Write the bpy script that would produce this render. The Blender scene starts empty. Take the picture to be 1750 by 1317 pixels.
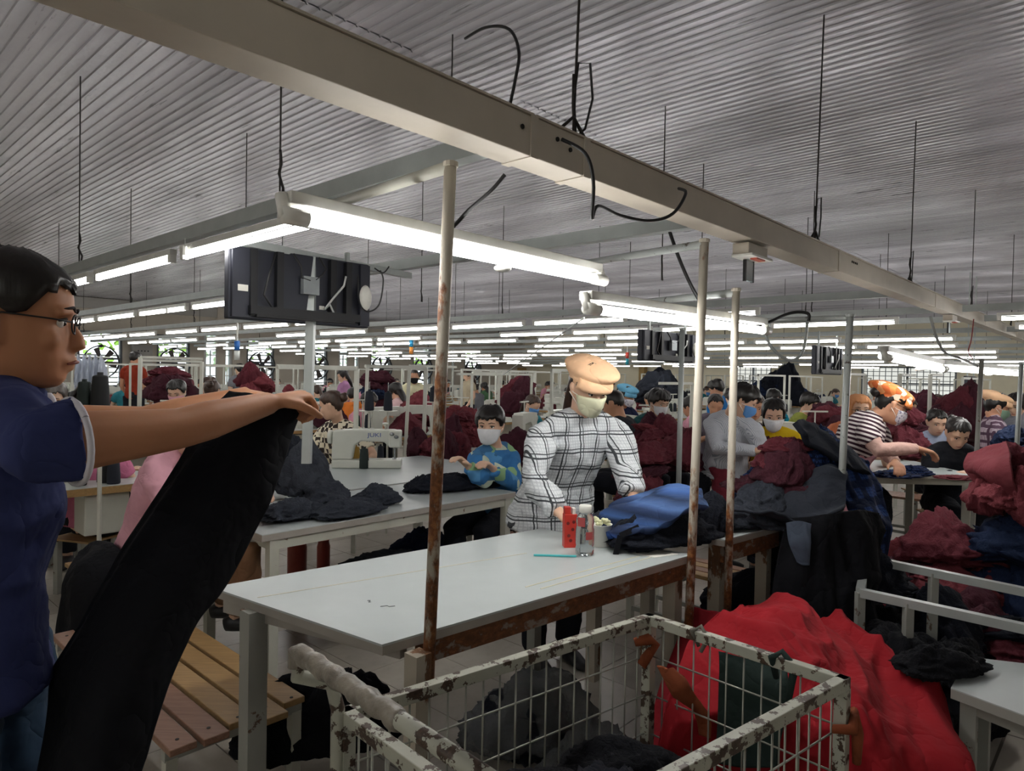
import bpy, bmesh, math, random
import numpy as np
from mathutils import Vector, Matrix, Euler

# ------------------------------------------------------------------ camera, world, exposure
SC = bpy.context.scene
COL = SC.collection
FOC, CX, CY = 1168.0, 875.0, 658.5
PITCH, ROLL, CAMH = 1.005, 0.018, 1.50
_p = math.radians(PITCH)
_f = Vector((0, math.cos(_p), -math.sin(_p)))
_u0 = Vector((0, math.sin(_p), math.cos(_p)))
_r0 = Vector((1, 0, 0))
_r = _r0 * math.cos(ROLL) + _u0 * math.sin(ROLL)
_u = _u0 * math.cos(ROLL) - _r0 * math.sin(ROLL)
cam_data = bpy.data.cameras.new('camera')
cam = bpy.data.objects.new('camera', cam_data); COL.objects.link(cam)
cam_data.sensor_width = 36.0
cam_data.lens = FOC / 1750.0 * 36.0
cam_data.clip_start = 0.02; cam_data.clip_end = 200
cam.matrix_world = Matrix(((_r.x, _u.x, -_f.x, 0), (_r.y, _u.y, -_f.y, 0), (_r.z, _u.z, -_f.z, CAMH), (0, 0, 0, 1)))
SC.camera = cam

wd = bpy.data.worlds.new('sky'); SC.world = wd; wd.use_nodes = True
_bg = wd.node_tree.nodes['Background']
_bg.inputs[0].default_value = (0.86, 0.93, 1.0, 1); _bg.inputs[1].default_value = 2.2
SC.view_settings.view_transform = 'Standard'; SC.view_settings.look = 'None'
SC.view_settings.gamma = 1.0; SC.view_settings.use_curve_mapping = False
SC.view_settings.exposure = 0.60
TUBE_STRENGTH = 15.0
SC.cycles.max_bounces = 6; SC.cycles.diffuse_bounces = 3; SC.cycles.glossy_bounces = 3; SC.cycles.transmission_bounces = 6

# ------------------------------------------------------------------ placing helpers
S_, C_ = math.sin(math.radians(42.76)), math.cos(math.radians(42.76))
ROT = math.atan2(C_, S_)          # room axes: U = main trunking direction, V = rib direction
def W(U, V, z=0.0): return Vector((S_*U - C_*V, C_*U + S_*V, z))
def UV(p): return (S_*p.x + C_*p.y, -C_*p.x + S_*p.y)
def ray(px, py): return _f + _r*((px-CX)/FOC) - _u*((py-CY)/FOC)
def P(px, py, d):
    v = ray(px, py); return Vector((0, 0, CAMH)) + v*(d/v.y)
def G(px, py, z):
    v = ray(px, py); return Vector((0, 0, CAMH)) + v*((z-CAMH)/v.z)

# ------------------------------------------------------------------ materials
MATS = {}
def rgb(c):
    if isinstance(c, str):
        c = tuple(int(c[i:i+2], 16)/255 for i in (0, 2, 4))
        c = tuple((x/12.92 if x < 0.04045 else ((x+0.055)/1.055)**2.4) for x in c)
    return (c[0], c[1], c[2], 1.0)
class NT:
    def __init__(s, name):
        s.m = bpy.data.materials.new(name); s.m.use_nodes = True
        s.t = s.m.node_tree; s.n = s.t.nodes; s.b = s.n['Principled BSDF']
    def add(s, typ, **kw):
        n = s.n.new(typ)
        for k, v in kw.items():
            if k in ('op',): n.operation = v
            elif k == 'ins':
                for i, x in v.items(): n.inputs[i].default_value = x
            else: setattr(n, k, v)
        return n
    def link(s, a, b): s.t.links.new(a, b)
    def val(s, x, sock):
        if isinstance(x, (int, float)): sock.default_value = x
        else: s.link(x, sock)
    def math(s, op, a, b=0.0, c=None):
        n = s.n.new('ShaderNodeMath'); n.operation = op
        s.val(a, n.inputs[0]); s.val(b, n.inputs[1])
        if c is not None: s.val(c, n.inputs[2])
        return n.outputs[0]
    def noise(s, scale, detail=4, rough=0.55, vec=None, dist=0.0):
        n = s.n.new('ShaderNodeTexNoise'); n.inputs['Scale'].default_value = scale
        n.inputs['Detail'].default_value = detail; n.inputs['Roughness'].default_value = rough
        n.inputs['Distortion'].default_value = dist
        s.link(vec if vec is not None else s.obj(), n.inputs['Vector']); return n.outputs['Fac']
    def obj(s):
        if not hasattr(s, 'tc'): s.tc = s.n.new('ShaderNodeTexCoord')
        return s.tc.outputs['Object']
    def xyz(s, vec=None):
        n = s.n.new('ShaderNodeSeparateXYZ'); s.link(vec if vec is not None else s.obj(), n.inputs[0]); return n.outputs
    def mapping(s, scale=(1, 1, 1), rot=(0, 0, 0)):
        n = s.n.new('ShaderNodeMapping'); n.inputs['Scale'].default_value = scale; n.inputs['Rotation'].default_value = rot
        s.link(s.obj(), n.inputs['Vector']); return n.outputs[0]
    def ramp(s, fac, stops, const=False):
        n = s.n.new('ShaderNodeValToRGB'); s.link(fac, n.inputs[0])
        if const: n.color_ramp.interpolation = 'CONSTANT'
        e = n.color_ramp.elements
        while len(e) > 1: e.remove(e[-1])
        e[0].position = stops[0][0]; e[0].color = rgb(stops[0][1])
        for p_, c in stops[1:]: k = e.new(p_); k.color = rgb(c)
        return n.outputs[0]
    def mix(s, fac, a, b):
        n = s.n.new('ShaderNodeMix'); n.data_type = 'RGBA'
        s.val(fac, n.inputs[0])
        for x, k in ((a, 6), (b, 7)):
            if hasattr(x, 'links') or hasattr(x, 'is_linked'): s.link(x, n.inputs[k])
            else: n.inputs[k].default_value = rgb(x)
        return n.outputs[2]
    def bump(s, h, strength=0.3, dist=0.01):
        n = s.n.new('ShaderNodeBump'); n.inputs['Strength'].default_value = strength; n.inputs['Distance'].default_value = dist
        s.link(h, n.inputs['Height']); s.link(n.outputs[0], s.b.inputs['Normal'])
    def out(s, color=None, rough=0.5, metal=0.0, spec=0.5):
        if color is not None:
            if hasattr(color, 'links') or hasattr(color, 'is_linked'): s.link(color, s.b.inputs['Base Color'])
            else: s.b.inputs['Base Color'].default_value = rgb(color)
        s.val(rough, s.b.inputs['Roughness']); s.b.inputs['Metallic'].default_value = metal
        s.b.inputs['Specular IOR Level'].default_value = spec
        return s.m
def mat(name, c, rough=0.5, metal=0.0, var=0.12, scale=9.0, bump=0.0, bscale=60.0, spec=0.5, sheen=0.0):
    if name in MATS: return MATS[name]
    t = NT(name); c = rgb(c)
    lo = tuple(x*(1-var) for x in c[:3]); hi = tuple(min(1, x*(1+var)) for x in c[:3])
    col = t.ramp(t.noise(scale), [(0.3, lo), (0.7, hi)])
    if bump: t.bump(t.noise(bscale, 3), bump, 0.004)
    if sheen: t.b.inputs['Sheen Weight'].default_value = sheen
    MATS[name] = t.out(col, rough, metal, spec); return MATS[name]
def emit(name, c, s):
    if name in MATS: return MATS[name]
    t = NT(name); t.out(c, 0.4); t.b.inputs['Emission Color'].default_value = rgb(c); t.b.inputs['Emission Strength'].default_value = s
    MATS[name] = t.m; return t.m
def peel(name, paint, under, amount=0.5, scale=14.0, rough=0.5, fine=(0.02, 0.05), stretch=(1, 1, 1)):
    if name in MATS: return MATS[name]
    t = NT(name); v = t.mapping(stretch)
    n1 = t.noise(scale, 8, 0.65, v)
    f = t.ramp(n1, [(amount, (0, 0, 0)), (amount + fine[0], (1, 1, 1))])
    u = t.ramp(t.noise(scale*4, 5, 0.7, v), [(0.3, tuple(x*0.45 for x in rgb(under)[:3])), (0.55, rgb(under)[:3]), (0.75, tuple(min(1, x*1.9) for x in rgb(under)[:3]))])
    pc = t.ramp(t.noise(5), [(0.3, tuple(x*0.85 for x in rgb(paint)[:3])), (0.7, rgb(paint)[:3])])
    t.bump(n1, 0.35, 0.004)
    MATS[name] = t.out(t.mix(f, pc, u), rough); return MATS[name]
def wood(name, a, b, rough=0.45):
    if name in MATS: return MATS[name]
    t = NT(name)
    n = t.noise(6, 6, 0.6, t.mapping((1, 14, 14)), 0.6)
    n2 = t.noise(3, 3)
    col = t.mix(n2, t.ramp(n, [(0.3, a), (0.7, b)]), t.ramp(n, [(0.3, tuple(x*0.7 for x in rgb(a)[:3])), (0.7, a)]))
    t.bump(n, 0.15, 0.003); MATS[name] = t.out(col, rough); return MATS[name]

# ------------------------------------------------------------------ mesh helpers
class MB:
    def __init__(s): s.v = []; s.f = []; s.M = None
    def _a(s, vs, fs):
        o = len(s.v)
        if s.M is not None: vs = [s.M @ Vector(v) for v in vs]
        s.v += [tuple(v) for v in vs]; s.f += [tuple(i+o for i in f) for f in fs]; return s
    def box(s, c, d, M=None):
        x, y, z = c; a, b, h = d[0]/2, d[1]/2, d[2]/2
        vs = [Vector((x+i*a, y+j*b, z+k*h)) for i in (-1, 1) for j in (-1, 1) for k in (-1, 1)]
        if M is not None: vs = [M @ v for v in vs]
        return s._a(vs, [(0, 1, 3, 2), (4, 6, 7, 5), (0, 4, 5, 1), (2, 3, 7, 6), (0, 2, 6, 4), (1, 5, 7, 3)])
    def hexa(s, top, bot):   # two quads, same winding
        return s._a(list(bot)+list(top), [(3, 2, 1, 0), (4, 5, 6, 7), (0, 1, 5, 4), (1, 2, 6, 5), (2, 3, 7, 6), (3, 0, 4, 7)])
    def beam(s, p0, p1, w, h, up=(0, 0, 1)):
        p0, p1, up = Vector(p0), Vector(p1), Vector(up)
        t = (p1-p0).normalized(); a = t.cross(up)
        if a.length < 1e-4: a = t.cross(Vector((1, 0, 0)))
        a.normalize(); b = a.cross(t)
        q = [a*(i*w/2)+b*(j*h/2) for i, j in ((-1, -1), (1, -1), (1, 1), (-1, 1))]
        return s._a([p0+x for x in q]+[p1+x for x in q], [(3, 2, 1, 0), (4, 5, 6, 7), (0, 1, 5, 4), (1, 2, 6, 5), (2, 3, 7, 6), (3, 0, 4, 7)])
    def tube(s, pts, r, n=10, side=None, cap=True):
        pts = [Vector(p) for p in pts]; k = len(pts)
        if not isinstance(r, (list, tuple)): r = [r]*k
        tg = []
        for i in range(k):
            t = pts[min(i+1, k-1)]-pts[max(i-1, 0)]
            tg.append(t.normalized() if t.length > 1e-9 else Vector((0, 0, 1)))
        a = Vector(side) if side is not None else (Vector((1, 0, 0)) if abs(tg[0].x) < 0.8 else Vector((0, 1, 0)))
        vs = []
        for i in range(k):
            a2 = a - tg[i]*a.dot(tg[i])
            if a2.length < 1e-5: a2 = tg[i].orthogonal()
            a2.normalize(); b = tg[i].cross(a2)
            if side is None: a = a2
            ri = r[i] if isinstance(r[i], (list, tuple)) else (r[i], r[i])
            for j in range(n):
                q = 2*math.pi*j/n
                vs.append(pts[i]+a2*(math.cos(q)*ri[0])+b*(math.sin(q)*ri[1]))
        fs = [(i*n+j, i*n+(j+1) % n, (i+1)*n+(j+1) % n, (i+1)*n+j) for i in range(k-1) for j in range(n)]
        if cap: fs += [tuple(range(n-1, -1, -1)), tuple((k-1)*n+j for j in range(n))]
        return s._a(vs, fs)
    def lathe(s, prof, n=16, c=(0, 0, 0), M=None):
        vs = []
        for r, z in prof:
            for j in range(n):
                q = 2*math.pi*j/n; v = Vector((c[0]+r*math.cos(q), c[1]+r*math.sin(q), c[2]+z))
                vs.append(M @ v if M is not None else v)
        k = len(prof)
        fs = [(i*n+j, i*n+(j+1) % n, (i+1)*n+(j+1) % n, (i+1)*n+j) for i in range(k-1) for j in range(n)]
        fs += [tuple(range(n-1, -1, -1)), tuple((k-1)*n+j for j in range(n))]
        return s._a(vs, fs)
    def ell(s, c, r, M=None, nu=14, nv=9):
        c = Vector(c); prof = []
        vs = []
        for i in range(1, nv):
            ph = math.pi*i/nv
            for j in range(nu):
                q = 2*math.pi*j/nu
                v = Vector((r[0]*math.sin(ph)*math.cos(q), r[1]*math.sin(ph)*math.sin(q), -r[2]*math.cos(ph)))
                vs.append(c + (M @ v if M is not None else v))
        b0, b1 = Vector((0, 0, -r[2])), Vector((0, 0, r[2]))
        vs += [c+(M @ b0 if M is not None else b0), c+(M @ b1 if M is not None else b1)]
        o = (nv-1)*nu
        fs = [(i*nu+j, i*nu+(j+1) % nu, (i+1)*nu+(j+1) % nu, (i+1)*nu+j) for i in range(nv-2) for j in range(nu)]
        fs += [(o, (j+1) % nu, j) for j in range(nu)] + [(o+1, (nv-2)*nu+j, (nv-2)*nu+(j+1) % nu) for j in range(nu)]
        return s._a(vs, fs)
    def prism(s, poly, p0, ax, ay, az, h):   # poly in (ax, ay) plane at p0, extruded h along az
        p0, ax, ay, az = Vector(p0), Vector(ax), Vector(ay), Vector(az)
        b = [p0+ax*x+ay*y for x, y in poly]; n = len(b)
        return s._a(b+[v+az*h for v in b], [tuple(range(n-1, -1, -1)), tuple(range(n, 2*n))]+[(i, (i+1) % n, n+(i+1) % n, n+i) for i in range(n)])
    def mesh(s, name, smooth=False):
        me = bpy.data.meshes.new(name); me.from_pydata(s.v, [], s.f)
        bm = bmesh.new(); bm.from_mesh(me); bmesh.ops.recalc_face_normals(bm, faces=bm.faces); bm.to_mesh(me); bm.free()
        if smooth: me.polygons.foreach_set('use_smooth', [True]*len(me.polygons))
        me.update(); return me
    def build(s, name, m, parent=None, smooth=False, bevel=0.0, **kw):
        return link(name, s.mesh(name, smooth), m, parent, bevel=bevel, **kw)
def link(name, me, m=None, parent=None, loc=None, rotz=0.0, bevel=0.0, M=None):
    o = bpy.data.objects.new(name, me); COL.objects.link(o)
    if m is not None:
        for x in (m if isinstance(m, (list, tuple)) else [m]): me.materials.append(x)
    if loc is not None: o.location = loc
    if rotz: o.rotation_euler = (0, 0, rotz)
    if M is not None: o.matrix_world = M
    if parent is not None: o.parent = parent
    if bevel:
        b = o.modifiers.new('bevel', 'BEVEL'); b.width = bevel; b.segments = 2; b.limit_method = 'ANGLE'
        me.polygons.foreach_set('use_smooth', [False]*len(me.polygons))
    return o
def tag(o, label=None, cat=None, group=None, kind=None):
    if label: o['label'] = label
    if cat: o['category'] = cat
    if group: o['group'] = group
    if kind: o['kind'] = kind
    return o
def thing(name, label, cat, loc=(0, 0, 0), rotz=0.0, group=None):
    o = bpy.data.objects.new(name, None); COL.objects.link(o); o.location = loc; o.rotation_euler = (0, 0, rotz)
    o.empty_display_size = 0.1
    return tag(o, label, cat, group)
def struct(o): o['kind'] = 'structure'; return o
def kids(o, idx={}): return [c for c in idx.get(o.name, o.children)]
def copy_tree(o, loc=None, rotz=None, label=None, group=None, parent=None, swap=None):
    c = o.copy(); COL.objects.link(c)
    if parent is not None: c.parent = parent
    if loc is not None: c.location = loc
    if rotz is not None: c.rotation_euler = (0, 0, rotz)
    if label: c['label'] = label
    if group: c['group'] = group
    if swap:
        for i, sl in enumerate(c.material_slots):
            if sl.material and sl.material.name in swap:
                sl.link = 'OBJECT'; sl.material = swap[sl.material.name]
    for ch in CH.get(o.name, ()): 
        d = copy_tree(ch, parent=c, swap=swap)
        CH.setdefault(c.name, []).append(d)
    return c
CH = {}
def reg(o):     # remember the child lists once so that copying stays fast
    ks = list(o.children)
    if ks: CH[o.name] = ks
    for k in ks: reg(k)
    return o
ORD = ['first', 'second', 'third', 'fourth', 'fifth', 'sixth', 'seventh', 'eighth', 'ninth', 'tenth', 'eleventh', 'twelfth', 'thirteenth', 'fourteenth', 'fifteenth', 'sixteenth', 'seventeenth', 'eighteenth', 'nineteenth', 'twentieth']

# ------------------------------------------------------------------ noise
def _h(ix, iy, iz, seed):
    n = (ix.astype(np.int64)*374761393 + iy.astype(np.int64)*668265263 + iz.astype(np.int64)*2147483647 + seed*974634777) & 0xffffffff
    n = ((n ^ (n >> 13))*1274126177) & 0xffffffff
    return ((n ^ (n >> 16)) & 0xffff)/65535.0
def vnoise(p, seed=0):
    i = np.floor(p); f = p-i; f = f*f*(3-2*f); x, y, z = i[:, 0], i[:, 1], i[:, 2]; r = 0
    for a in (0, 1):
        for b in (0, 1):
            for c in (0, 1):
                w = (f[:, 0] if a else 1-f[:, 0])*(f[:, 1] if b else 1-f[:, 1])*(f[:, 2] if c else 1-f[:, 2])
                r = r + w*_h(x+a, y+b, z+c, seed)
    return r
def ridge(p, seed=0): return 1-np.abs(2*vnoise(p, seed)-1)*1.0
def folds(p, freq, seed=0, stretch=(1, 1, 1)):
    q = p*np.array(stretch)*freq
    w = np.stack([vnoise(q*0.7+i*17.3, seed+i) for i in range(3)], 1)
    q2 = q+w*1.6
    return ridge(q2, seed+5)**2*0.62 + ridge(q2*2.1+3.1, seed+6)**2*0.27 + ridge(q2*4.3+7.7, seed+7)*0.11
def get_co(me):
    a = np.empty(len(me.vertices)*3, dtype=np.float32); me.vertices.foreach_get('co', a); return a.reshape(-1, 3).astype(np.float64)
def get_no(me):
    a = np.empty(len(me.vertices)*3, dtype=np.float32); me.vertex_normals.foreach_get('vector', a); return a.reshape(-1, 3).astype(np.float64)
def set_co(me, a): me.vertices.foreach_set('co', a.astype(np.float32).ravel()); me.update()
def smooth_on(me): me.polygons.foreach_set('use_smooth', [True]*len(me.polygons))

def remesh(mb, name, voxel, smooth=3, fac=0.5):
    me0 = mb.mesh('tmp'); o = bpy.data.objects.new('tmp', me0); COL.objects.link(o)
    r = o.modifiers.new('r', 'REMESH'); r.mode = 'VOXEL'; r.voxel_size = voxel
    if smooth:
        s = o.modifiers.new('s', 'SMOOTH'); s.iterations = smooth; s.factor = fac
    dg = bpy.context.evaluated_depsgraph_get(); dg.update()
    me = bpy.data.meshes.new_from_object(o.evaluated_get(dg)); me.name = name
    bpy.data.objects.remove(o); bpy.data.meshes.remove(me0)
    me.materials.clear(); smooth_on(me); return me
# ------------------------------------------------------------------ the setting
U0, U1, V0, V1, HC = -4.0, 24.5, -6.0, 22.0, 3.45
def world_pos(t):
    g = t.add('ShaderNodeNewGeometry'); m = t.add('ShaderNodeMapping'); m.vector_type = 'POINT'
    m.inputs['Rotation'].default_value = (0, 0, -ROT); t.link(g.outputs['Position'], m.inputs['Vector']); return m.outputs[0]
t = NT('ceiling_sheet'); wp = world_pos(t)
def wmap(t, wp, sc):
    m = t.add('ShaderNodeMapping'); m.inputs['Scale'].default_value = sc; t.link(wp, m.inputs['Vector']); return m.outputs[0]
n1 = t.noise(1.0, 6, 0.6, wmap(t, wp, (3.0, 0.35, 1))); n2 = t.noise(1.0, 5, 0.7, wmap(t, wp, (16, 1.6, 1)))
c1 = t.ramp(n1, [(0.3, 'a9a7ad'), (0.55, 'c6c4cb'), (0.75, 'd8d7de')])
dirt = t.ramp(n2, [(0.62, (0, 0, 0)), (0.72, (1, 1, 1))])
cc = t.mix(t.math('MULTIPLY', dirt, 0.75), c1, '3c3a3b')
t.bump(t.noise(1.0, 3, 0.5, wmap(t, wp, (7, 5, 1))), 0.25, 0.02)
M_CEIL = t.out(cc, 0.27, 0.3, 0.7)
t = NT('floor_tile'); wp = world_pos(t)
n = t.noise(1.0, 5, 0.6, wmap(t, wp, (2.2, 2.2, 1))); n2 = t.noise(1.0, 6, 0.7, wmap(t, wp, (14, 14, 1)))
cf = t.mix(t.math('MULTIPLY', t.ramp(n2, [(0.55, (0, 0, 0)), (0.75, (1, 1, 1))]), 0.3), t.ramp(n, [(0.35, 'a29b90'), (0.7, 'bdb7ad')]), '6d665c')
M_TILE = t.out(cf, 0.28)
t = NT('floor_far'); wp = world_pos(t)
br = t.add('ShaderNodeTexBrick'); br.offset = 0.0
for k, v in (('Scale', 1.0), ('Brick Width', 0.4), ('Row Height', 0.4), ('Mortar Size', 0.006)): br.inputs[k].default_value = v
br.inputs['Color1'].default_value = rgb('aca59a'); br.inputs['Color2'].default_value = rgb('b7b1a7'); br.inputs['Mortar'].default_value = rgb('5d574f')
t.link(wp, br.inputs['Vector']); M_FLOOR = t.out(br.outputs[0], 0.3)
M_WALL = mat('wall_beige', 'b8b0a2', 0.75, var=0.06, scale=2); M_WALLC = mat('wall_cream', 'cdc6ae', 0.75, var=0.05, scale=2)
M_GREYW = mat('wall_grey_paint', 'a5a29c', 0.7, var=0.06, scale=2)
M_FRAME = mat('window_frame_paint', '5d6367', 0.5); M_WHITEF = mat('door_frame_white', 'c9cbc8', 0.45)
M_SLAT = mat('louvre_slat', 'd5d6d2', 0.4)

fl = MB(); fl._a([W(U0, V0, -0.01), W(U1, V0, -0.01), W(U1, V1, -0.01), W(U0, V1, -0.01), W(U0, V0, -0.15), W(U1, V0, -0.15), W(U1, V1, -0.15), W(U0, V1, -0.15)], [(0, 1, 2, 3), (7, 6, 5, 4), (0, 4, 5, 1), (1, 5, 6, 2), (2, 6, 7, 3), (3, 7, 4, 0)])
floor = struct(fl.build('floor', M_FLOOR))
tm = MB(); tm.box((0, 0, -0.005), (0.395, 0.395, 0.01)); tme = tm.mesh('tile'); tme.materials.append(M_TILE)
for i in range(17):
    for j in range(17):
        u, v = 0.2+i*0.4-0.4, 0.2+j*0.4-0.8
        if -0.62 < (v-u)/max(u+v, 0.3) < 0.7 or u+v < 1.0:
            o = link('tile', tme); o.location = W(u, v, 0); o.rotation_euler = (0, 0, ROT); o.parent = floor

cb = MB(); cb._a([W(U0, V0, HC+0.03), W(U1, V0, HC+0.03), W(U1, V1, HC+0.03), W(U0, V1, HC+0.03), W(U0, V0, HC+0.15), W(U1, V0, HC+0.15), W(U1, V1, HC+0.15), W(U0, V1, HC+0.15)], [(3, 2, 1, 0), (4, 5, 6, 7), (0, 1, 5, 4), (1, 2, 6, 5), (2, 3, 7, 6), (3, 0, 4, 7)])
ceiling = struct(cb.build('ceiling', M_CEIL))
PW, PL = 0.95, 4.66
cm = MB(); prof = []
NR = 12; pt = PW/NR
for k in range(NR):
    x = k*pt
    prof += [(x, 0.0), (x+pt*0.74, 0.0), (x+pt*0.80, -0.009), (x+pt*0.90, -0.009), (x+pt*0.95, 0.0)]
prof.append((PW-0.004, 0.0))
vs = [(x, 0, z) for x, z in prof]+[(x, PL-0.006, z) for x, z in prof]; nn = len(prof)
cm._a(vs, [(i, i+1, nn+i+1, nn+i) for i in range(nn-1)])
cme = cm.mesh('ceiling_sheet'); cme.materials.append(M_CEIL)
for i in range(30):
    for j in range(6):
        o = link('ceiling_sheet', cme); o.location = W(U0+i*PW, V0+j*PL+(0.004 if i % 2 else 0), HC+(0.003 if (i+j) % 2 else 0)); o.rotation_euler = (0, 0, ROT); o.parent = ceiling

def wbox(mb, u0, u1, v0, v1, z0, z1):
    mb._a([W(u, v, z) for z in (z0, z1) for u, v in ((u0, v0), (u1, v0), (u1, v1), (u0, v1))],
          [(3, 2, 1, 0), (4, 5, 6, 7), (0, 1, 5, 4), (1, 2, 6, 5), (2, 3, 7, 6), (3, 0, 4, 7)])
# wall with windows (photo left), along U at V1
fans = [(5.80, 6.95), (7.90, 8.88), (10.73, 11.71), (12.83, 13.8), (15.7, 16.68), (17.8, 18.78), (20.7, 21.6)]
doors = [(9.32, 10.24), (14.28, 15.2), (19.2, 20.1)]
ops = sorted([(a, b, 0.9, 2.5) for a, b in fans]+[(a, b, 0.0, 2.62) for a, b in doors])
mw = MB(); u = U0
for a, b, z0, z1 in ops:
    wbox(mw, u, a, V1, V1+0.22, 0, HC+0.1)
    if z0 > 0: wbox(mw, a, b, V1, V1+0.22, 0, z0)
    wbox(mw, a, b, V1, V1+0.22, z1, HC+0.1); u = b
wbox(mw, u, U1+0.2, V1, V1+0.22, 0, HC+0.1)
struct(mw.build('wall_left', M_WALL))
mt = MB()
for k in range(6): wbox(mt, 4.9+k*4.93-0.14, 4.9+k*4.93+0.14, V1-0.12, V1-0.001, 0, HC)
struct(mt.build('trim_1', M_WALL))
mt = MB(); wbox(mt, U0, U1, V1-0.10, V1-0.001, HC-0.32, HC-0.02); struct(mt.build('trim_2', M_GREYW))
M_FAN = mat('fan_blade', '4a4240', 0.5); M_DARK = mat('dark_grey_metal', '2d2f33', 0.5)
wn = 0
for a, b in fans:
    wn += 1; w = b-a; c = (a+b)/2
    r = struct(tag(thing('window_%d' % wn, None, None, W(c, V1+0.08, 0), ROT)))
    fm = MB()
    for x in (-w/2+0.03, w/2-0.03): fm.box((x, 0, 1.7), (0.06, 0.12, 1.6))
    for z in (0.93, 1.72, 2.47): fm.box((0, 0, z), (w-0.13, 0.10, 0.06))
    fm.build('window_frame', M_FRAME, r)
    sm = MB(); Mx = Matrix.Rotation(math.radians(-24), 4, 'X')
    sm.box((0, 0, 0), (w-0.14, 0.10, 0.012), Mx); sme = sm.mesh('slat'); sme.materials.append(M_SLAT)
    for k in range(10):
        if wn == 1 and k > 5: continue
        o = link('slat', sme); o.location = (0, 0.06, 1.03+k*0.145+(0.06 if k > 4 else 0)); o.parent = r
    f = thing('exhaust_fan', '%s six-blade exhaust fan in the windows of the long wall, counted from the left' % ORD[wn-1], 'fan', W(c, V1-0.08, 1.62), ROT, 'exhaust fans in the windows')
    rg = MB()
    pts = [(math.cos(q)*0.46, 0, math.sin(q)*0.46) for q in [2*math.pi*i/28 for i in range(29)]]
    rg.tube(pts, [(0.018, 0.07)]*29, 6, side=(1, 0, 0), cap=False); rg.build('fan_ring', M_DARK, f, True)
    for k in range(6):
        bmx = MB(); R = Matrix.Rotation(math.pi/3*k+0.3, 4, 'Y') 
        vs = [R @ Vector(v) for v in ((0.05, -0.02, 0.03), (0.40, -0.05, 0.13), (0.43, 0.03, -0.05), (0.05, 0.02, -0.04), (0.05, -0.01, 0.03), (0.40, -0.04, 0.13), (0.43, 0.04, -0.05), (0.05, 0.03, -0.04))]
        bmx._a(vs, [(0, 1, 2, 3), (7, 6, 5, 4), (0, 4, 5, 1), (1, 5, 6, 2), (2, 6, 7, 3), (3, 7, 4, 0)]); bmx.build('fan_blade', M_FAN, f)
    hb = MB(); hb.lathe([(0.02, -0.08), (0.07, -0.07), (0.08, 0), (0.07, 0.09), (0.02, 0.1)], 12, M=Matrix.Rotation(math.pi/2, 4, 'X')); hb.build('fan_hub', M_DARK, f)
M_GLASS = mat('pane_glass', 'e8f2f4', 0.08); MATS['pane_glass'].node_tree.nodes['Principled BSDF'].inputs['Transmission Weight'].default_value = 0.95
for k, (a, b) in enumerate(doors):
    w = b-a
    r = struct(thing('door_%d' % (k+1), None, None, W((a+b)/2, V1+0.08, 0), ROT))
    fm = MB()
    for x in (-w/2+0.04, w/2-0.04): fm.box((x, 0, 1.31), (0.08, 0.1, 2.62))
    for z in (0.04, 0.72, 2.12, 2.58): fm.box((0, 0, z), (w-0.17, 0.09, 0.08))
    fm.box((0, 0, 1.08), (0.09, 0.088, 2.0)); fm.build('door_frame', M_WHITEF, r)
    for s in (-1, 1):
        lf = MB(); cx = s*(w/4-0.005)
        lf.box((cx, 0.01, 0.38), (w/2-0.16, 0.03, 0.62)); lf.build('door_panel', M_WHITEF, r)
        for j in range(4):
            mu = MB(); mu.box((cx, 0, 0.93+j*0.33), (w/2-0.14, 0.05, 0.03)); mu.build('muntin', M_WHITEF, r)
        mu = MB(); mu.box((cx, 0.002, 1.42), (0.03, 0.045, 1.3)); mu.build('muntin', M_WHITEF, r)
        gl = MB(); gl.box((cx, 0.03, 1.42), (w/2-0.14, 0.006, 1.32)); gl.build('pane', M_GLASS, r)
    gl = MB(); gl.box((0, 0.03, 2.35), (w-0.17, 0.006, 0.4)); gl.build('pane', M_GLASS, r)
# far wall with barred windows
fw = [(4.2, 6.9), (9.9, 11.3), (-3.0, -1.0)]
mw = MB(); v = V0-0.2
for a, b in sorted(fw):
    wbox(mw, U1, U1+0.22, v, a, 0, HC+0.1); wbox(mw, U1, U1+0.22, a, b, 0, 0.75); wbox(mw, U1, U1+0.22, a, b, 1.95, HC+0.1); v = b
wbox(mw, U1, U1+0.22, v, V1, 0, HC+0.1)
struct(mw.build('wall_far', M_WALLC))
for k, (a, b) in enumerate(fw):
    r = struct(thing('window_%d' % (wn+1+k), None, None, W(U1+0.08, (a+b)/2, 0), ROT)); w = b-a; n = int(w/0.18)
    fm = MB()
    for y in (-w/2+0.03, 0.0, w/2-0.03): fm.box((0, y, 1.35), (0.08, 0.06, 1.2))
    for z in (0.78, 1.4, 1.92): fm.box((0, 0, z), (0.07, w, 0.05))
    fm.build('window_frame', M_FRAME, r)
    for i in range(1, n):
        bb = MB(); bb.box((-0.02, -w/2+i*w/n, 1.35), (0.02, 0.02, 1.16)); bb.build('bar', M_FRAME, r)
    for i in range(1, 8):
        bb = MB(); bb.box((-0.035, 0, 0.78+i*0.143), (0.015, w-0.05, 0.02)); bb.build('bar', M_FRAME, r)
ob = MB(); wbox(ob, U1+3.2, U1+3.4, -8, 24, -0.2, 3.0); struct(ob.build('wall_outside', M_GREYW))
mw = MB(); wbox(mw, U0-0.2, U1+0.2, V0-0.22, V0, 0, HC+0.1); struct(mw.build('wall_right', M_WALLC))
mw = MB(); wbox(mw, U0-0.22, U0, V0-0.2, V1+0.2, 0, HC+0.1); struct(mw.build('wall_near', M_WALLC))
gr = MB(); wbox(gr, -10, 34, V1+0.24, 45, -0.2, -0.12); struct(gr.build('ground_outside', mat('yard', '8d8c80', 0.9)))
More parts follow.
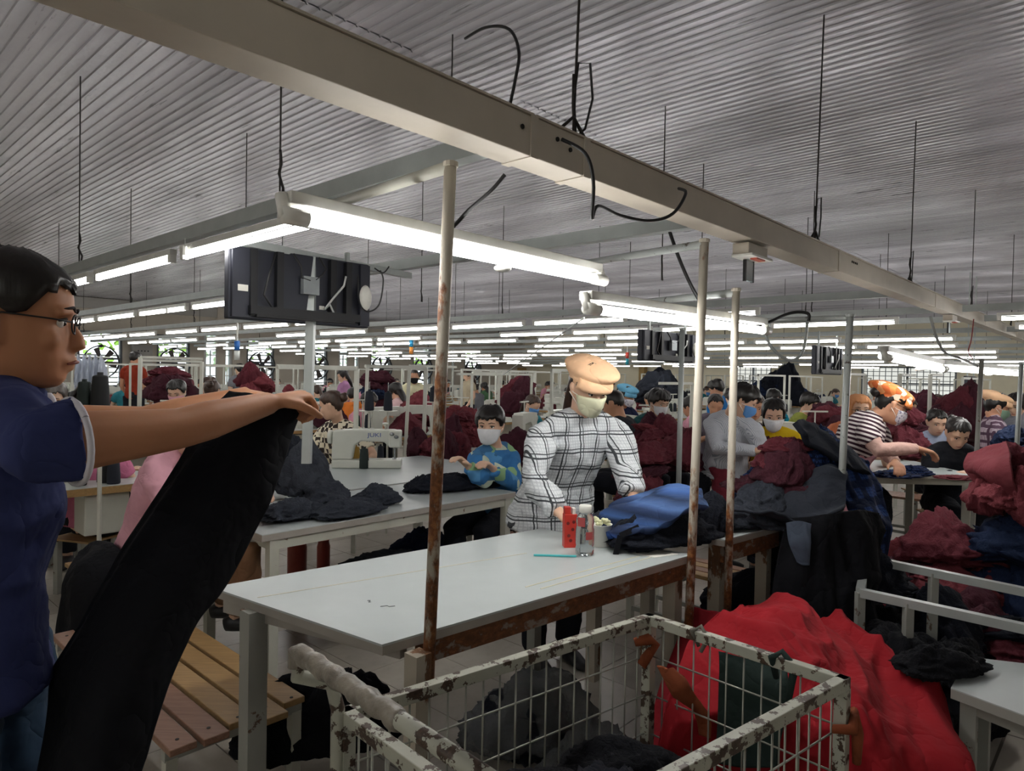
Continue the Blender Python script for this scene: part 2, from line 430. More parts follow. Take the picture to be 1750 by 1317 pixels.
# greenery outside, one object of leaves nobody could count
rng = np.random.default_rng(4)
hm = MB()
for i in range(1500):
    uu = rng.uniform(2, 26); zz = rng.uniform(1.6, 4.5)+0.3*math.sin(uu*2); vv = 26+rng.uniform(-0.5, 0.6)
    c = W(uu, vv, zz); a = Vector(rng.normal(size=3)).normalized()*0.16; b = Vector(rng.normal(size=3)).normalized()*0.11
    hm._a([c-a, c-b, c+a, c+b], [(0, 1, 2, 3)])
hb = hm.build('foliage', mat('leaf_green', '7fae2e', 0.6, var=0.4, scale=3)); tag(hb, 'bright green leaves seen through the windows of the long wall', 'foliage', kind='stuff')

# ------------------------------------------------------------------ main overhead trunking and the light rows
M_DUCT = peel('duct_paint', 'c8bfb0', '6b4a35', 0.70, 5.0, 0.45, (0.05, 0.1))
M_TRAY = mat('tray_paint', 'aab0ae', 0.4, 0.2, 0.08); M_BATTEN = mat('batten_white', 'd6d6d0', 0.4)
M_TUBE = emit('tube_glow', (1.0, 0.985, 0.96), TUBE_STRENGTH); M_CAP = mat('tube_cap', 'e3e3dc', 0.35)
M_ROD = mat('rod_dark', '33302e', 0.6, 0.4); M_BLACK = mat('black_rubber', '1b1b1d', 0.5); M_BLUEP = mat('blue_plastic', '2c6fb3', 0.4)
M_HOLE = mat('hole_dark', '161412', 0.8)
DV, DZ = 1.30, 2.095     # trunking centre line V, underside z
dr = thing('cable_trunking', 'long cream-grey metal cable trunking running overhead from the near left to the far right', 'trunking', W(0, DV, DZ), ROT)
joints = [-3.9, -1.6, 0.2, 1.42, 1.66, 3.98, 6.35, 8.7, 11.1, 13.5, 15.9, 18.3, 20.7, 24.3]
for k in range(len(joints)-1):
    a, b = joints[k], joints[k+1]; sg = MB()
    sg.box(((a+b)/2, 0, 0.055), (b-a-0.004, 0.105, 0.11)); sg.build('trunking_section', M_DUCT, dr, bevel=0.003)
    ld = MB(); ld.box(((a+b)/2, 0, 0.114), (b-a-0.01, 0.114, 0.006)); ld.build('lid', M_DUCT, dr)
    if k: cl = MB(); cl.box((a, 0, 0.056), (0.03, 0.112, 0.118)); cl.build('joint_collar', M_DUCT, dr)
for u_, zz in ((1.37, 0.07), (1.52, 0.075), (1.58, 0.06), (4.2, 0.08), (4.23, 0.08), (4.26, 0.08), (4.29, 0.08)):
    hl = MB(); hl.lathe([(0.007, 0), (0.007, 0.004)], 8, M=Matrix.Translation((u_, -0.0525, zz)) @ Matrix.Rotation(math.pi/2, 4, 'X')); hl.build('knockout_hole', M_HOLE, dr)

ROWS = [1.40, 2.65, 4.35, 5.75, 7.3, 8.45, 10.0, 11.6, 13.4, 15.4, 17.6, 19.9, 22.4]
def zrow(u): return -0.013*max(0.0, u-8.0)
TL = 1.2
def tube_light_proto():
    r = thing('tube_light', 'x', 'light'); b = MB(); b.box((0, 0, 0.016), (0.035, TL+0.03, 0.03)); b.build('batten', M_BATTEN, r)
    g = MB(); g.tube([(0, -TL/2+0.02, -0.024), (0, TL/2-0.02, -0.024)], 0.0135, 8); g.build('tube', M_TUBE, r, True)
    for s in (-1, 1):
        e = MB(); e.box((0, s*(TL/2-0.004), -0.012), (0.03, 0.035, 0.05)); e.build('lamp_holder', M_CAP, r)
    return reg(r)
def rowname(i): return ORD[i]
tp = None
random.seed(5)
for i, u_ in enumerate(ROWS):
    ends = [(DV+0.06, 20.6)]
    tr = thing('cable_tray', 'grey metal tray carrying the %s row of tube lights, counted from the camera' % rowname(i), 'tray', W(u_, 0, 2.13+zrow(u_)), ROT, 'light row trays')
    va = {2: 6.3}.get(i, 1.36)
    m = MB(); m.box((0, (va+20.6)/2, 0.03), (0.05, 20.6-va, 0.06)); m.build('tray_run', M_TRAY, tr)
    if i > 3: m = MB(); m.box((0, (-5+1.24)/2, 0.03), (0.05, 6.2, 0.06)); m.build('tray_run', M_TRAY, tr)
    v_ = {0: 2.35, 1: 3.95, 2: 6.45, 3: 2.45}.get(i, [1.75, 2.0][i % 2]); k = 0
    while v_+TL < 20.6:
        if not (i > 2 and random.random() < 0.18):
            lab = 'white tube light, %s along the %s light row counted from the trunking' % (ORD[min(k, 19)], rowname(i))
            if tp is None: tp = tube_light_proto(); tp.location = W(u_, v_+TL/2, 2.078+zrow(u_)); tp.rotation_euler = (0, 0, ROT); tp['label'] = lab; tp['group'] = 'tube lights under the trays'
            else: copy_tree(tp, W(u_, v_+TL/2, 2.078+zrow(u_)), ROT, lab, 'tube lights under the trays')
        k += 1; v_ += TL+0.12+(0.35 if k % 4 == 0 and i > 1 else 0.03)
    for q in range(3 if i > 3 else 0):
        vv = (0.35, -1.1, -2.6)[q]
        copy_tree(tp, W(u_, vv, 2.078+zrow(u_)), ROT, 'white tube light right of the trunking, %s in the %s light row' % (ORD[q], rowname(i)), 'tube lights under the trays')
for i, u_ in enumerate((-1.5, -2.9)):
    tr = thing('cable_tray', 'grey metal tray with tube lights %s the camera position' % ('just behind', 'farther behind')[i], 'tray', W(u_, 0, 2.33), ROT, 'light row trays')
    m = MB(); m.box((0, 0.5, 0.03), (0.05, 9.0, 0.06)); m.build('tray_run', M_TRAY, tr)
    for q in range(6): copy_tree(tp, W(u_, -3.3+q*1.4, 2.28), ROT, 'white tube light behind the camera position, %s of the %s row' % (ORD[q], ('nearer', 'farther')[i]), 'tube lights under the trays')
# hanging rods
def rod(u_, v_, z, lab=None, lean=0.0, hook=False):
    o = thing('hanging_rod', lab or 'thin dark rod hanging from the ceiling sheets to a light tray', 'rod', W(u_, v_, z), ROT, 'hanging rods')
    m = MB(); m.tube([(0, 0, 0), (lean, 0, HC-z-0.012)], 0.0042, 6); m.build('rod', M_ROD, o, True)
    k = MB(); k.tube([(0.012, 0, 0.0), (0.02, 0.01, 0.05), (-0.008, -0.006, 0.1), (0.01, 0.008, 0.15), (0, 0, 0.2)], 0.006, 6); k.build('wire_twist', M_ROD, o, True)
    if hook:
        q = MB(); q.tube([(0.0, 0, 0.0), (0.06, 0, 0.05), (0.11, 0.01, 0.16), (0.08, 0.0, 0.26), (0.02, 0, 0.24), (0.0, 0, 0.12)], 0.004, 6); q.build('wire_loop', M_BLACK, o, True)
        q = MB(); q.tube([(-0.09, 0, -0.005), (0, 0, 0.07), (0.09, 0, -0.005)], 0.006, 6); q.build('saddle_wire', M_ROD, o, True)
for i, u_ in enumerate(ROWS):
    for j, v_ in enumerate((2.6, 5.2, 7.9, 10.6, 13.4, 16.2)):
        if i > 7 and j > 3: continue
        v2 = v_+(0.35 if i % 2 else 0)+0.1*math.sin(i*3+j)
        rod(u_, v2, 2.192+zrow(u_), 'thin dark hanging rod, %s along the %s light row from the trunking' % (ORD[j], rowname(i)))
for k, u_ in enumerate((1.66, 3.75, 5.75, 8.2, 11.0, 14.0)):
    rod(u_, DV, 2.216, 'dark rod with a wire loop holding the cream trunking, %s from the camera' % ORD[k], 0.05, True)

# near fixtures under the pole arms: twin-batten reflector tubes
def near_fixture(p0, p1, lab, two=True):
    p0, p1 = Vector(p0), Vector(p1); r = thing('batten_light', lab, 'light', (p0+p1)/2)
    c = (p0+p1)/2; a = p0-c; b = p1-c; up = Vector((0, 0, 1)); t = (b-a).normalized(); sd = t.cross(up)
    m = MB(); m.beam(a+up*0.055, b+up*0.055, 0.055, 0.03); m.build('batten', M_BATTEN, r, bevel=0.003)
    m = MB(); m.tube([a+t*0.03+sd*0.02+up*0.01, b-t*0.03+sd*0.02+up*0.01], 0.017, 12); m.build('tube', M_TUBE, r, True)
    m = MB(); m.tube([a+t*0.06-sd*0.025+up*0.02, b-t*0.06-sd*0.025+up*0.02], 0.014, 12); m.build('tube', M_TUBE, r, True)
    for q, s in ((a, 1), (b, -1)):
        m = MB(); m.tube([q-t*0.02*s+sd*0.02+up*0.01, q+t*0.045*s+sd*0.02+up*0.01], 0.021, 12); m.tube([q-t*0.01*s+sd*0.02+up*0.005, q-t*0.01*s+up*0.06], 0.016, 8); m.build('lamp_holder', M_CAP, r, True)
    m = MB(); m.ell(c*0+t*0.12+up*-0.012, (0.028, 0.02, 0.012)); m.build('starter', M_CAP, r, True)
    return r
near_fixture(P(487, 378, 1.62), P(1020, 484, 2.53), 'large twin tube light hanging over the near table, left of the rusty pole')
near_fixture(P(1000, 533, 2.28), P(1303, 569, 3.28), 'bright tube light behind the two rusty poles, above the checked-shirt woman')
near_fixture(P(1508, 614, 3.5), P(1606, 634, 4.35), 'short bright tube light above the woman in the striped shirt')
near_fixture(P(1608, 632, 5.0), P(1740, 641, 5.9), 'bright tube light at the right edge, near the upright posts')

# ------------------------------------------------------------------ displays hung from the trays, seen from behind
M_TVB = mat('display_back', '30323c', 0.45, 0.2, 0.08); M_TVD = mat('display_dark', '15161a', 0.5); M_LABEL = mat('paper_label', 'e8e6de', 0.6)
def display(u0, v_, w, z0, z1, lab):
    h = z1-z0; r = thing('display_screen', lab, 'screen', W(u0+w/2, v_, z0), ROT, 'displays hung from the light trays')
    m = MB(); m.box((0, 0.03, h/2), (w, 0.05, h)); m.build('casing', M_TVB, r, bevel=0.008)
    m = MB(); m.box((0, 0.0585, h/2), (w-0.03, 0.006, h-0.03)); m.build('screen_panel', M_TVD, r)
    for x in (-w*0.36, -w*0.19, w*0.19, w*0.31):
        m = MB(); m.beam((x, -0.012, 0.05*h), (x, -0.012, h*0.97), 0.035, 0.03, (0, 1, 0)); m.build('mounting_rail', M_TVD, r)
    m = MB(); m.box((-0.0, -0.018, h*0.13), (w*0.78, 0.05, 0.04)); m.box((0, -0.03, h*0.06), (w*0.7, 0.02, 0.015)); m.build('bottom_rail', M_TVD, r)
    m = MB(); m.box((-w/2+0.06, -0.004, h*0.5), (0.10, 0.02, h-0.02)); m.build('side_flange', M_TVB, r)
    m = MB(); m.box((w/2-0.04, -0.004, h*0.5), (0.06, 0.02, h-0.02)); m.build('side_flange', M_TVB, r)
    m = MB(); m.box((w*0.02, -0.02, h*0.55), (0.09, 0.03, 0.09)); m.build('power_box', mat('galvanised', '9aa0a2', 0.35, 0.6), r)
    m = MB(); m.box((-w/2+0.06, -0.016, h*0.42), (0.05, 0.002, 0.03)); m.box((w*0.12, -0.004, h*0.25), (0.03, 0.003, 0.02)); m.build('paper_label', M_LABEL, r)
    for a in (((-w*0.22, -0.02, h*0.95), (-w*0.27, -0.03, h*0.6), (-w*0.3, -0.03, h*0.35), (-w*0.24, -0.03, h*0.17), (-w*0.21, -0.03, h*0.2)), ((-w*.1, -.02, h*.98), (-w*.05, -.03, h*.8), (-w*.05, -.03, h*.65), (0.01, -.03, h*.62)), ((w*.08, -.02, h*.98), (w*.13, -.03, h*.82), (w*.1, -.03, h*.72), (w*.05, -.03, h*.64))):
        m = MB(); m.tube(a, 0.006, 6); m.build('cable', M_BLACK, r, True)
    m = MB(); m.tube([(w*0.28, -0.03, h*0.75), (w*0.26, -0.035, h*0.6), (w*0.18, -0.035, h*0.4), (w*0.12, -0.03, h*0.22), (w*0.16, -.03, h*.3), (w*.19, -.03, h*.18)], 0.006, 6); m.build('white_cable', M_WHITEF, r, True)
    m = MB(); m.ell((w*0.42, -0.05, h*0.45), (0.035, 0.03, 0.07)); m.build('adapter', M_LABEL, r, True)
    for x in (-w*0.36, w*0.33):
        m = MB(); m.beam((x, 0.02, h), (x, 0.02, max(h+0.05, HC-0.02-z0 if z0 < 1.5 else 2.13-z0)), 0.02, 0.02, (0, 1, 0)); m.build('hanger_bar', M_TRAY, r)
    return r
dp = P(392, 415, 3.2); du, dv = UV(dp)
DR = display(du, dv, 0.79, 1.735, 2.085, 'large dark display seen from behind, hanging left of the long tube light')
display(dv*1.60, dv, 0.92, 1.63, 1.90, 'dark display seen from behind, beyond the two rusty poles')
display(dv*2.93, dv, 1.05, 1.56, 1.94, 'small dark display seen from behind, above the woman in the striped shirt')
dp = P(1653, 640, 12.0); du, dv = UV(dp)
display(du, dv, 0.9, 1.3, 1.6, 'smallest dark display seen from behind, at the far right by the cream wall')
# support bar over the big display and its post
br_ = thing('support_frame', 'grey square-tube frame with an upright post in front of the big display', 'frame', P(524, 792, 3.45))
o0 = br_.location
m = MB(); m.beam(P(392, 409, 3.13)-o0, P(700, 471, 4.35)-o0, 0.035, 0.035); m.build('crossbar', M_TRAY, br_)
m = MB(); m.beam(P(534, 440, 3.55)-o0, P(524, 792, 3.45)-o0, 0.042, 0.042, (0, 1, 0)); m.build('post', M_TRAY, br_)
# ------------------------------------------------------------------ people
# head profile in its own frame, face towards +Y: (z, front y, back y, half width)
HPROF = [(-0.117, 0.062, -0.00, 0.020), (-0.112, 0.078, -0.015, 0.032), (-0.098, 0.088, -0.03, 0.044), (-0.08, 0.088, -0.05, 0.054), (-0.062, 0.092, -0.068, 0.061), (-0.045, 0.090, -0.08, 0.066),
         (-0.025, 0.089, -0.09, 0.071), (-0.003, 0.084, -0.098, 0.0735), (0.012, 0.086, -0.10, 0.075), (0.03, 0.092, -0.102, 0.076), (0.052, 0.090, -0.101, 0.0755), (0.075, 0.078, -0.092, 0.069),
         (0.094, 0.056, -0.074, 0.055), (0.108, 0.028, -0.048, 0.034), (0.115, 0.004, -0.02, 0.012)]
_hz = [h[0] for h in HPROF]
def hprof(z): return tuple(np.interp(z, _hz, [h[k] for h in HPROF]) for k in (1, 2, 3))
def hpt(z, az, off=0.0, up=0.0):
    f, b, w = hprof(min(max(z, -0.117), 0.115)); yc = (f+b)/2; ry = (f-b)/2
    ca, sa = math.cos(az), math.sin(az)
    k = 2.3
    rr = 1.0/((abs(sa)**k+abs(ca)**k)**(1/k))
    return Vector(((w+off)*sa*rr, yc+(ry+off)*ca*rr, z+up))
def head_into(mb, Mh, ears=True):
    n = 28; vs = []; rows = [z for z in _hz]
    for z in rows: vs += [Mh @ hpt(z, 2*math.pi*j/n) for j in range(n)]
    k = len(rows)
    fs = [(i*n+j, i*n+(j+1) % n, (i+1)*n+(j+1) % n, (i+1)*n+j) for i in range(k-1) for j in range(n)]
    fs += [tuple(range(n-1, -1, -1)), tuple((k-1)*n+j for j in range(n))]
    mb._a(vs, fs)
    T = lambda p: Mh @ Vector(p)
    side = (Mh.to_3x3() @ Vector((1, 0, 0)))
    mb.tube([T((0, 0.078, 0.012)), T((0, 0.092, -0.008)), T((0, 0.102, -0.026)), T((0, 0.106, -0.036)), T((0, 0.090, -0.046))], [(0.008, 0.008), (0.009, 0.010), (0.012, 0.012), (0.017, 0.012), (0.013, 0.006)], 10, side)
    for s in (-1, 1):
        mb.tube([T((s*0.055, 0.076, 0.018)), T((s*0.03, 0.087, 0.023)), T((s*0.008, 0.086, 0.018))], 0.009, 8)
        mb.ell(T((s*0.043, 0.062, -0.030)), (0.020, 0.020, 0.020))
    mb.tube([T((-0.022, 0.088, -0.066)), T((0, 0.097, -0.063)), T((0.022, 0.088, -0.066))], [(0.005, 0.006), (0.008, 0.008), (0.005, 0.006)], 8)
    mb.tube([T((-0.018, 0.086, -0.076)), T((0, 0.094, -0.077)), T((0.018, 0.086, -0.076))], [(0.004, 0.006), (0.008, 0.008), (0.004, 0.006)], 8)
    if ears:
        for s in (-1, 1):
            mb.tube([T((s*0.070, -0.006, -0.045)), T((s*0.077, -0.012, -0.02)), T((s*0.083, -0.02, 0.005)), T((s*0.076, -0.012, 0.018))], [(0.006, 0.008), (0.009, 0.013), (0.008, 0.016), (0.006, 0.010)], 8, side)
def hand_into(mb, wrist, dirv, palm, side_out, curl=0.5, s=1.0, spread=0.09):
    """wrist point, direction of the hand, direction the palm faces, direction of the thumb side"""
    d = Vector(dirv).normalized(); n = Vector(palm); n = (n-d*n.dot(d)).normalized(); t = d.cross(n)
    if t.dot(Vector(side_out)) < 0: t = -t
    w = Vector(wrist)
    mb.tube([w-d*0.02*s, w+d*0.02*s, w+d*0.055*s, w+d*0.09*s], [(0.024*s, 0.018*s), (0.030*s, 0.017*s), (0.038*s, 0.015*s), (0.037*s, 0.012*s)], 12, side=t)
    for k, (o, L, r) in enumerate(((0.028, 0.072, 0.0088), (0.0095, 0.080, 0.0092), (-0.0095, 0.075, 0.0088), (-0.027, 0.060, 0.008))):
        p = w+d*0.083*s+t*o*s; a = 0.25*curl; pts = [w+d*0.05*s+t*o*0.8*s, p]; dd = d+t*(o*spread/0.028)
        for j, f in enumerate((0.45, 0.30, 0.25)):
            a += curl*(0.75, 0.9, 0.6)[j]
            q = (dd.normalized()*math.cos(a)+n*math.sin(a)); p = p+q*L*f*s; pts.append(p)
        mb.tube(pts, [r*s*1.05, r*s*1.08, r*s, r*s*0.94, r*s*0.78], 8)
    p0 = w+d*0.02*s+t*0.02*s; p1 = w+d*0.045*s+t*0.042*s+n*0.008*s; p2 = p1+(d*0.7+t*0.45+n*0.45*curl).normalized()*0.034*s; p3 = p2+(d*0.85+t*0.05+n*0.7*curl).normalized()*0.028*s
    mb.tube([p0, p1, p2, p3], [0.013*s, 0.0125*s, 0.0105*s, 0.008*s], 8)

def pose(kind, **kw):
    if kind == 'stand':
        J = dict(pel=(0, 0, .88), wa=(0, 0, 1.0), ch=(0, .005, 1.18), nk=(0, -.01, 1.33), hd=(0, .025, 1.475), shR=(.165, -.005, 1.29), shL=(-.165, -.005, 1.29), elR=(.21, -.02, 1.02), elL=(-.21, -.02, 1.02),
                 wrR=(.2, .12, .84), wrL=(-.2, .12, .84), hpR=(.085, 0, .86), hpL=(-.085, 0, .86), knR=(.1, .02, .47), knL=(-.1, .02, .47), anR=(.1, -.01, .08), anL=(-.1, -.01, .08))
    else:
        J = dict(pel=(0, 0, .53), wa=(0, .03, .66), ch=(0, .08, .84), nk=(0, .13, .99), hd=(0, .20, 1.12), shR=(.16, .11, .95), shL=(-.16, .11, .95), elR=(.21, .22, .72), elL=(-.21, .22, .72),
                 wrR=(.1, .42, .80), wrL=(-.1, .42, .80), hpR=(.085, 0, .50), hpL=(-.085, 0, .50), knR=(.11, .40, .52), knL=(-.11, .40, .52), anR=(.11, .36, .08), anL=(-.11, .36, .08))
    J = {k: Vector(v) for k, v in J.items()}
    for k, v in kw.items(): J[k] = Vector(v)
    return J
def xform(J, loc, rz):
    M = Matrix.Translation(loc) @ Matrix.Rotation(rz, 4, 'Z'); return {k: M @ v for k, v in J.items()}
def head_matrix(c, face, up=(0, 0, 1), s=1.0):
    f = Vector(face).normalized(); u = Vector(up); x = f.cross(u).normalized(); u = x.cross(f)
    return Matrix(((x.x, f.x, u.x, c.x), (x.y, f.y, u.y, c.y), (x.z, f.z, u.z, c.z), (0, 0, 0, 1))) @ Matrix.Scale(s, 4)

M_SKIN = None
def skin(name, c):
    if name in MATS: return MATS[name]
    t = NT(name); n = t.noise(7, 3); c = rgb(c)[:3]
    col = t.ramp(n, [(0.3, tuple(x*0.92 for x in c)), (0.7, tuple(min(1, x*1.06) for x in c))])
    t.b.inputs['Subsurface Weight'].default_value = 0.12; t.b.inputs['Subsurface Radius'].default_value = (0.012, 0.005, 0.003)
    MATS[name] = t.out(col, 0.52, 0, 0.35); return MATS[name]
SK_TAN = skin('skin_tan', 'b98260'); SK_MID = skin('skin_mid', 'c9977a'); SK_FAIR = skin('skin_fair', 'dcb49a')
def hairmat(name, c, r=0.38):
    if name in MATS: return MATS[name]
    t = NT(name); n = t.noise(40, 4, 0.6, t.mapping((1, 1, 0.12))); c = rgb(c)[:3]
    t.bump(n, 0.5, 0.003); MATS[name] = t.out(t.ramp(n, [(0.3, tuple(x*0.5 for x in c)), (0.7, tuple(x*1.4 for x in c))]), r); return MATS[name]
H_BLACK = hairmat('hair_black', '1a1614'); H_BROWN = hairmat('hair_brown', '3f2c22'); H_GREY = hairmat('hair_grey', '59524e')
M_EYE = mat('eye_white', 'e9e6e0', 0.2, var=0.02); M_IRIS = mat('iris_dark', '1c120d', 0.15); M_LIP = mat('lip', '9c5a50', 0.45); M_BROW = mat('brow', '221a16', 0.7)

def hair_mesh(Mh, zf=0.066, zs=0.0, zb=-0.085, off=0.012, wild=0.004, seed=0, n=48, rows=13):
    mb = MB(); vs = []
    for i in range(rows+2):
        for j in range(n):
            az = 2*math.pi*j/n; a = abs(((az+math.pi) % (2*math.pi))-math.pi)   # 0 front
            zl = np.interp(a, [0, 0.45, 0.8, 1.05, 1.3, 1.5, 1.9, 2.3, math.pi], [zf, zf+0.004, zf-0.008, zs+0.028, zs-0.012, zs+0.004, zs-0.02, zb*0.8, zb])+0.007*math.sin(j*2.4+seed)+0.004*math.sin(j*5.3)
            if i == rows+1: p = hpt(zl, az, -0.012)
            else:
                fr = i/rows; z = 0.115-(0.115-zl)*fr**1.15
                p = hpt(z, az, off*(1.0 if fr < 0.9 else 0.55), off*0.75*(1-fr))
            vs.append(p)
    fs = [(i*n+j, i*n+(j+1) % n, (i+1)*n+(j+1) % n, (i+1)*n+j) for i in range(rows+1) for j in range(n)]
    fs.append(tuple(range(n)))
    a = np.array([tuple(v) for v in vs]); 
    az = np.arctan2(a[:, 0], a[:, 1])
    q = np.stack([az*6, a[:, 2]*7, az*0+seed], 1)
    r = 1+(vnoise(q, seed)-0.4)*wild/0.06+(vnoise(q*3, seed+3)-0.5)*wild/0.08; r = 1+(r-1)*np.clip((a[:, 2]+0.15)*6, 0.3, 1)
    a = a*r[:, None]
    mb._a([Mh @ Vector(v) for v in a], fs)
    return mb
def mask_mesh(Mh, off=0.009, zt=-0.008, zbm=-0.112, span=1.25, n=18, rows=8, bulge=0.025):
    outer, inner = [], []
    for i in range(rows+1):
        fr = i/rows
        for j in range(n+1):
            u_ = 2*j/n-1; az = u_*span
            z = zt+(zbm-zt)*fr+0.0
            z = z*(1-abs(u_)**2*0.35)+(-0.05)*abs(u_)**2*0.35
            b = bulge*math.exp(-(u_/0.30)**2)*math.exp(-((fr-0.30)/0.40)**2)
            p = hpt(z, az, off)+Vector((0, b, 0)); outer.append(Mh @ p); inner.append(Mh @ (hpt(z, az, off-0.006)+Vector((0, b*0.8, 0))))
    m = n+1; o = len(outer); mb = MB()
    fs = [(i*m+j, i*m+j+1, (i+1)*m+j+1, (i+1)*m+j) for i in range(rows) for j in range(n)]
    fs2 = [tuple(x+o for x in reversed(f)) for f in fs]
    ring = [j for j in range(m)]+[i*m+n for i in range(1, rows+1)]+[rows*m+j for j in range(n-1, -1, -1)]+[i*m for i in range(rows-1, 0, -1)]
    rf = [(ring[k], ring[(k+1) % len(ring)], ring[(k+1) % len(ring)]+o, ring[k]+o) for k in range(len(ring))]
    mb._a(outer+inner, fs+fs2+rf); return mb
def strap_mesh(Mh, zt=-0.03):
    mb = MB()
    for s in (-1, 1):
        for z in (-0.02, -0.075):
            mb.tube([Mh @ hpt(z, s*1.2, 0.005), Mh @ hpt(z*0.6-0.01, s*1.45, 0.006), Mh @ Vector((s*0.082, -0.022, -0.015 if z > -0.05 else -0.03))], 0.0018, 5)
    return mb

def cloth_finish(me, freq, amp, seed, stretch=(1, 1, 1)):
    a = get_co(me); n = get_no(me); f = folds(a, freq, seed, stretch)
    set_co(me, a+n*((f-0.45)*amp)[:, None])
def person(label, J, face, clothes, sk=SK_MID, hair='short', hairm=H_BLACK, mask=None, cap=None, glasses=False, voxel=0.011, hs=1.0,
           short=True, up=(0, 0, 1), curl=(0.6, 0.6), hands=None, bulk=1.0, trousers=None, shoes=True, long_hair=0, group=None, name='person', root=None, fold=0.014, legs=True, seed=1, eyes=True, hairkw={}, hem=0.0, arm_r=1.0, side=None, sleeve=0.27, gs=0.018, scarf=None):
    """clothes = (shirt material, name). Everything is built in world coordinates, then stored relative to the root at the feet."""
    base = Vector(((J['anR'].x+J['anL'].x)/2, (J['anR'].y+J['anL'].y)/2, min(J['anR'].z, J['anL'].z)-0.08)) if root is None else Vector(root)
    r = thing(name, label, 'person', base, 0, group)
    Lc = {k: v-base for k, v in J.items()}; J = Lc
    sv = (J['shR']-J['shL']).normalized(); hv = (J['hpR']-J['hpL']).normalized()
    Mh = head_matrix(J['hd'], face, up, hs)
    hb = Mh @ Vector((0, -0.025, -0.06))
    a = arm_r
    def torso(mb, g, neck=True):
        fw = sv.cross(Vector((0, 0, 1))); 
        pts = [J['pel']-(J['wa']-J['pel'])*0.5, J['pel'], J['wa'], J['ch'], (J['ch']+J['nk'])*0.5, J['nk']-(J['nk']-J['ch'])*0.12, J['nk']]
        rr = [(.13, .09), (.152, .108), (.132, .098), (.150, .110), (.148, .096), (.095, .072), (.05, .05)]
        mb.tube(pts, [((x+g)*bulk, (y+g)*bulk) for x, y in rr], 20, side=sv)
        for s in ('shR', 'shL'): mb.tube([J['nk']-(J['nk']-J['ch'])*0.10, J[s]+(J['nk']-J[s])*0.45, J[s]+(J['nk']-J[s])*0.08], [0.056+g*.6, 0.056+g*.6, 0.046+g*.6], 12)
    def arm(mb, s, g, f0, f1, taper=True):
        A, B, C = J['sh'+s], J['el'+s], J['wr'+s]
        N_ = A.lerp(J['nk'], .22)-(B-A).normalized()*0.012; full = [(N_, .034), (A.lerp(B, .03), .050), (A.lerp(B, .28), .051), (A.lerp(B, .6), .045), (B, .038), (B.lerp(C, .3), .038), (B.lerp(C, .7), .030), (C, .024)]
        cum = [0, .02, .14, .3, .5, .65, .85, 1.0]
        pts, rad = [], []
        for (p, q), c in zip(full, cum):
            if c <= f1+1e-6: pts.append(p); rad.append(q*a+(g if c > 0.05 else g*0.45))
        if f1 < 1:
            i = max(k for k in range(len(cum)) if cum[k] <= f1+1e-6)
            if i < len(cum)-1 and f1-cum[i] > 0.01:
                tt = (f1-cum[i])/(cum[i+1]-cum[i]); pts.append(full[i][0].lerp(full[i+1][0], tt)); rad.append((full[i][1]*(1-tt)+full[i+1][1]*tt)*a+g)
        mb.tube(pts, rad, 14)
        return pts[-1], rad[-1], (pts[-1]-pts[-2]).normalized()
    def leg(mb, s, g, f1=1.0):
        A, B, C = J['hp'+s], J['kn'+s], J['an'+s]
        mb.tube([A, A.lerp(B, .4), A.lerp(B, .85), B, B.lerp(C, .3), B.lerp(C, .75), B.lerp(C, f1)], [.09+g, .084+g, .062+g, .058+g, .056+g, .042+g*1.4, .036+g*1.6], 14)
    # body: one continuous surface
    mb = MB(); torso(mb, 0.0)
    mb.tube([J['nk']-(J['nk']-J['ch'])*0.25, J['nk'], J['nk'].lerp(hb, .55), hb], [0.062, 0.053, 0.05, 0.052], 14)
    head_into(mb, Mh)
    for i, s in enumerate('RL'):
        arm(mb, s, 0, 0, 1.0)
        d = (J['wr'+s]-J['el'+s]).normalized()
        if hands and s in hands: hd, pm, th = hands[s]
        else: hd, pm, th = d, Vector((0, 0, -1))+sv*(-0.3 if s == 'R' else 0.3), (-sv if s == 'R' else sv)+Vector((0, 0, .3))
        hand_into(mb, J['wr'+s], hd, pm, th, curl[i], 1.0 if voxel < 0.008 else 1.06)
        if legs:
            leg(mb, s, 0)
            f_ = hv.cross(Vector((0, 0, 1))); f_ = f_ if f_.dot(Vector((0, 0, 1)).cross(sv)) > 0 else -f_
            f_ = -f_ if f_.dot(Mh.to_3x3() @ Vector((0, 1, 0))) < 0 else f_
            an = J['an'+s]; J['toe'+s] = an+f_*0.15+Vector((0, 0, -0.05))
            mb.tube([an+Vector((0, 0, 0.02)), an-f_*0.02+Vector((0, 0, -0.04)), an+f_*0.08+Vector((0, 0, -0.055)), an+f_*0.16+Vector((0, 0, -0.06))], [(.034, .034), (.036, .036), (.042, .024), (.03, .014)], 10, side=hv)
    bm_ = remesh(mb, 'body', voxel, 2); bo = link('body', bm_, sk, r)
    # shirt
    sm, sname = clothes
    mb = MB(); torso(mb, 0.016)
    if hem: 
        dn = (J['pel']-J['wa']).normalized(); mb.tube([J['wa'], J['pel'], J['pel']+dn*hem], [((.15)*bulk, .115*bulk), ((.178)*bulk, (.135)*bulk), ((.20)*bulk, (.155)*bulk)], 20, side=sv)
    cuffs = []
    for s in 'RL': cuffs.append(arm(mb, s, gs, 0, sleeve if short else 0.97))
    me = remesh(mb, sname, max(voxel, 0.009), 3); cloth_finish(me, 7.0, fold*1.6, seed); so = link(sname, me, sm, r)
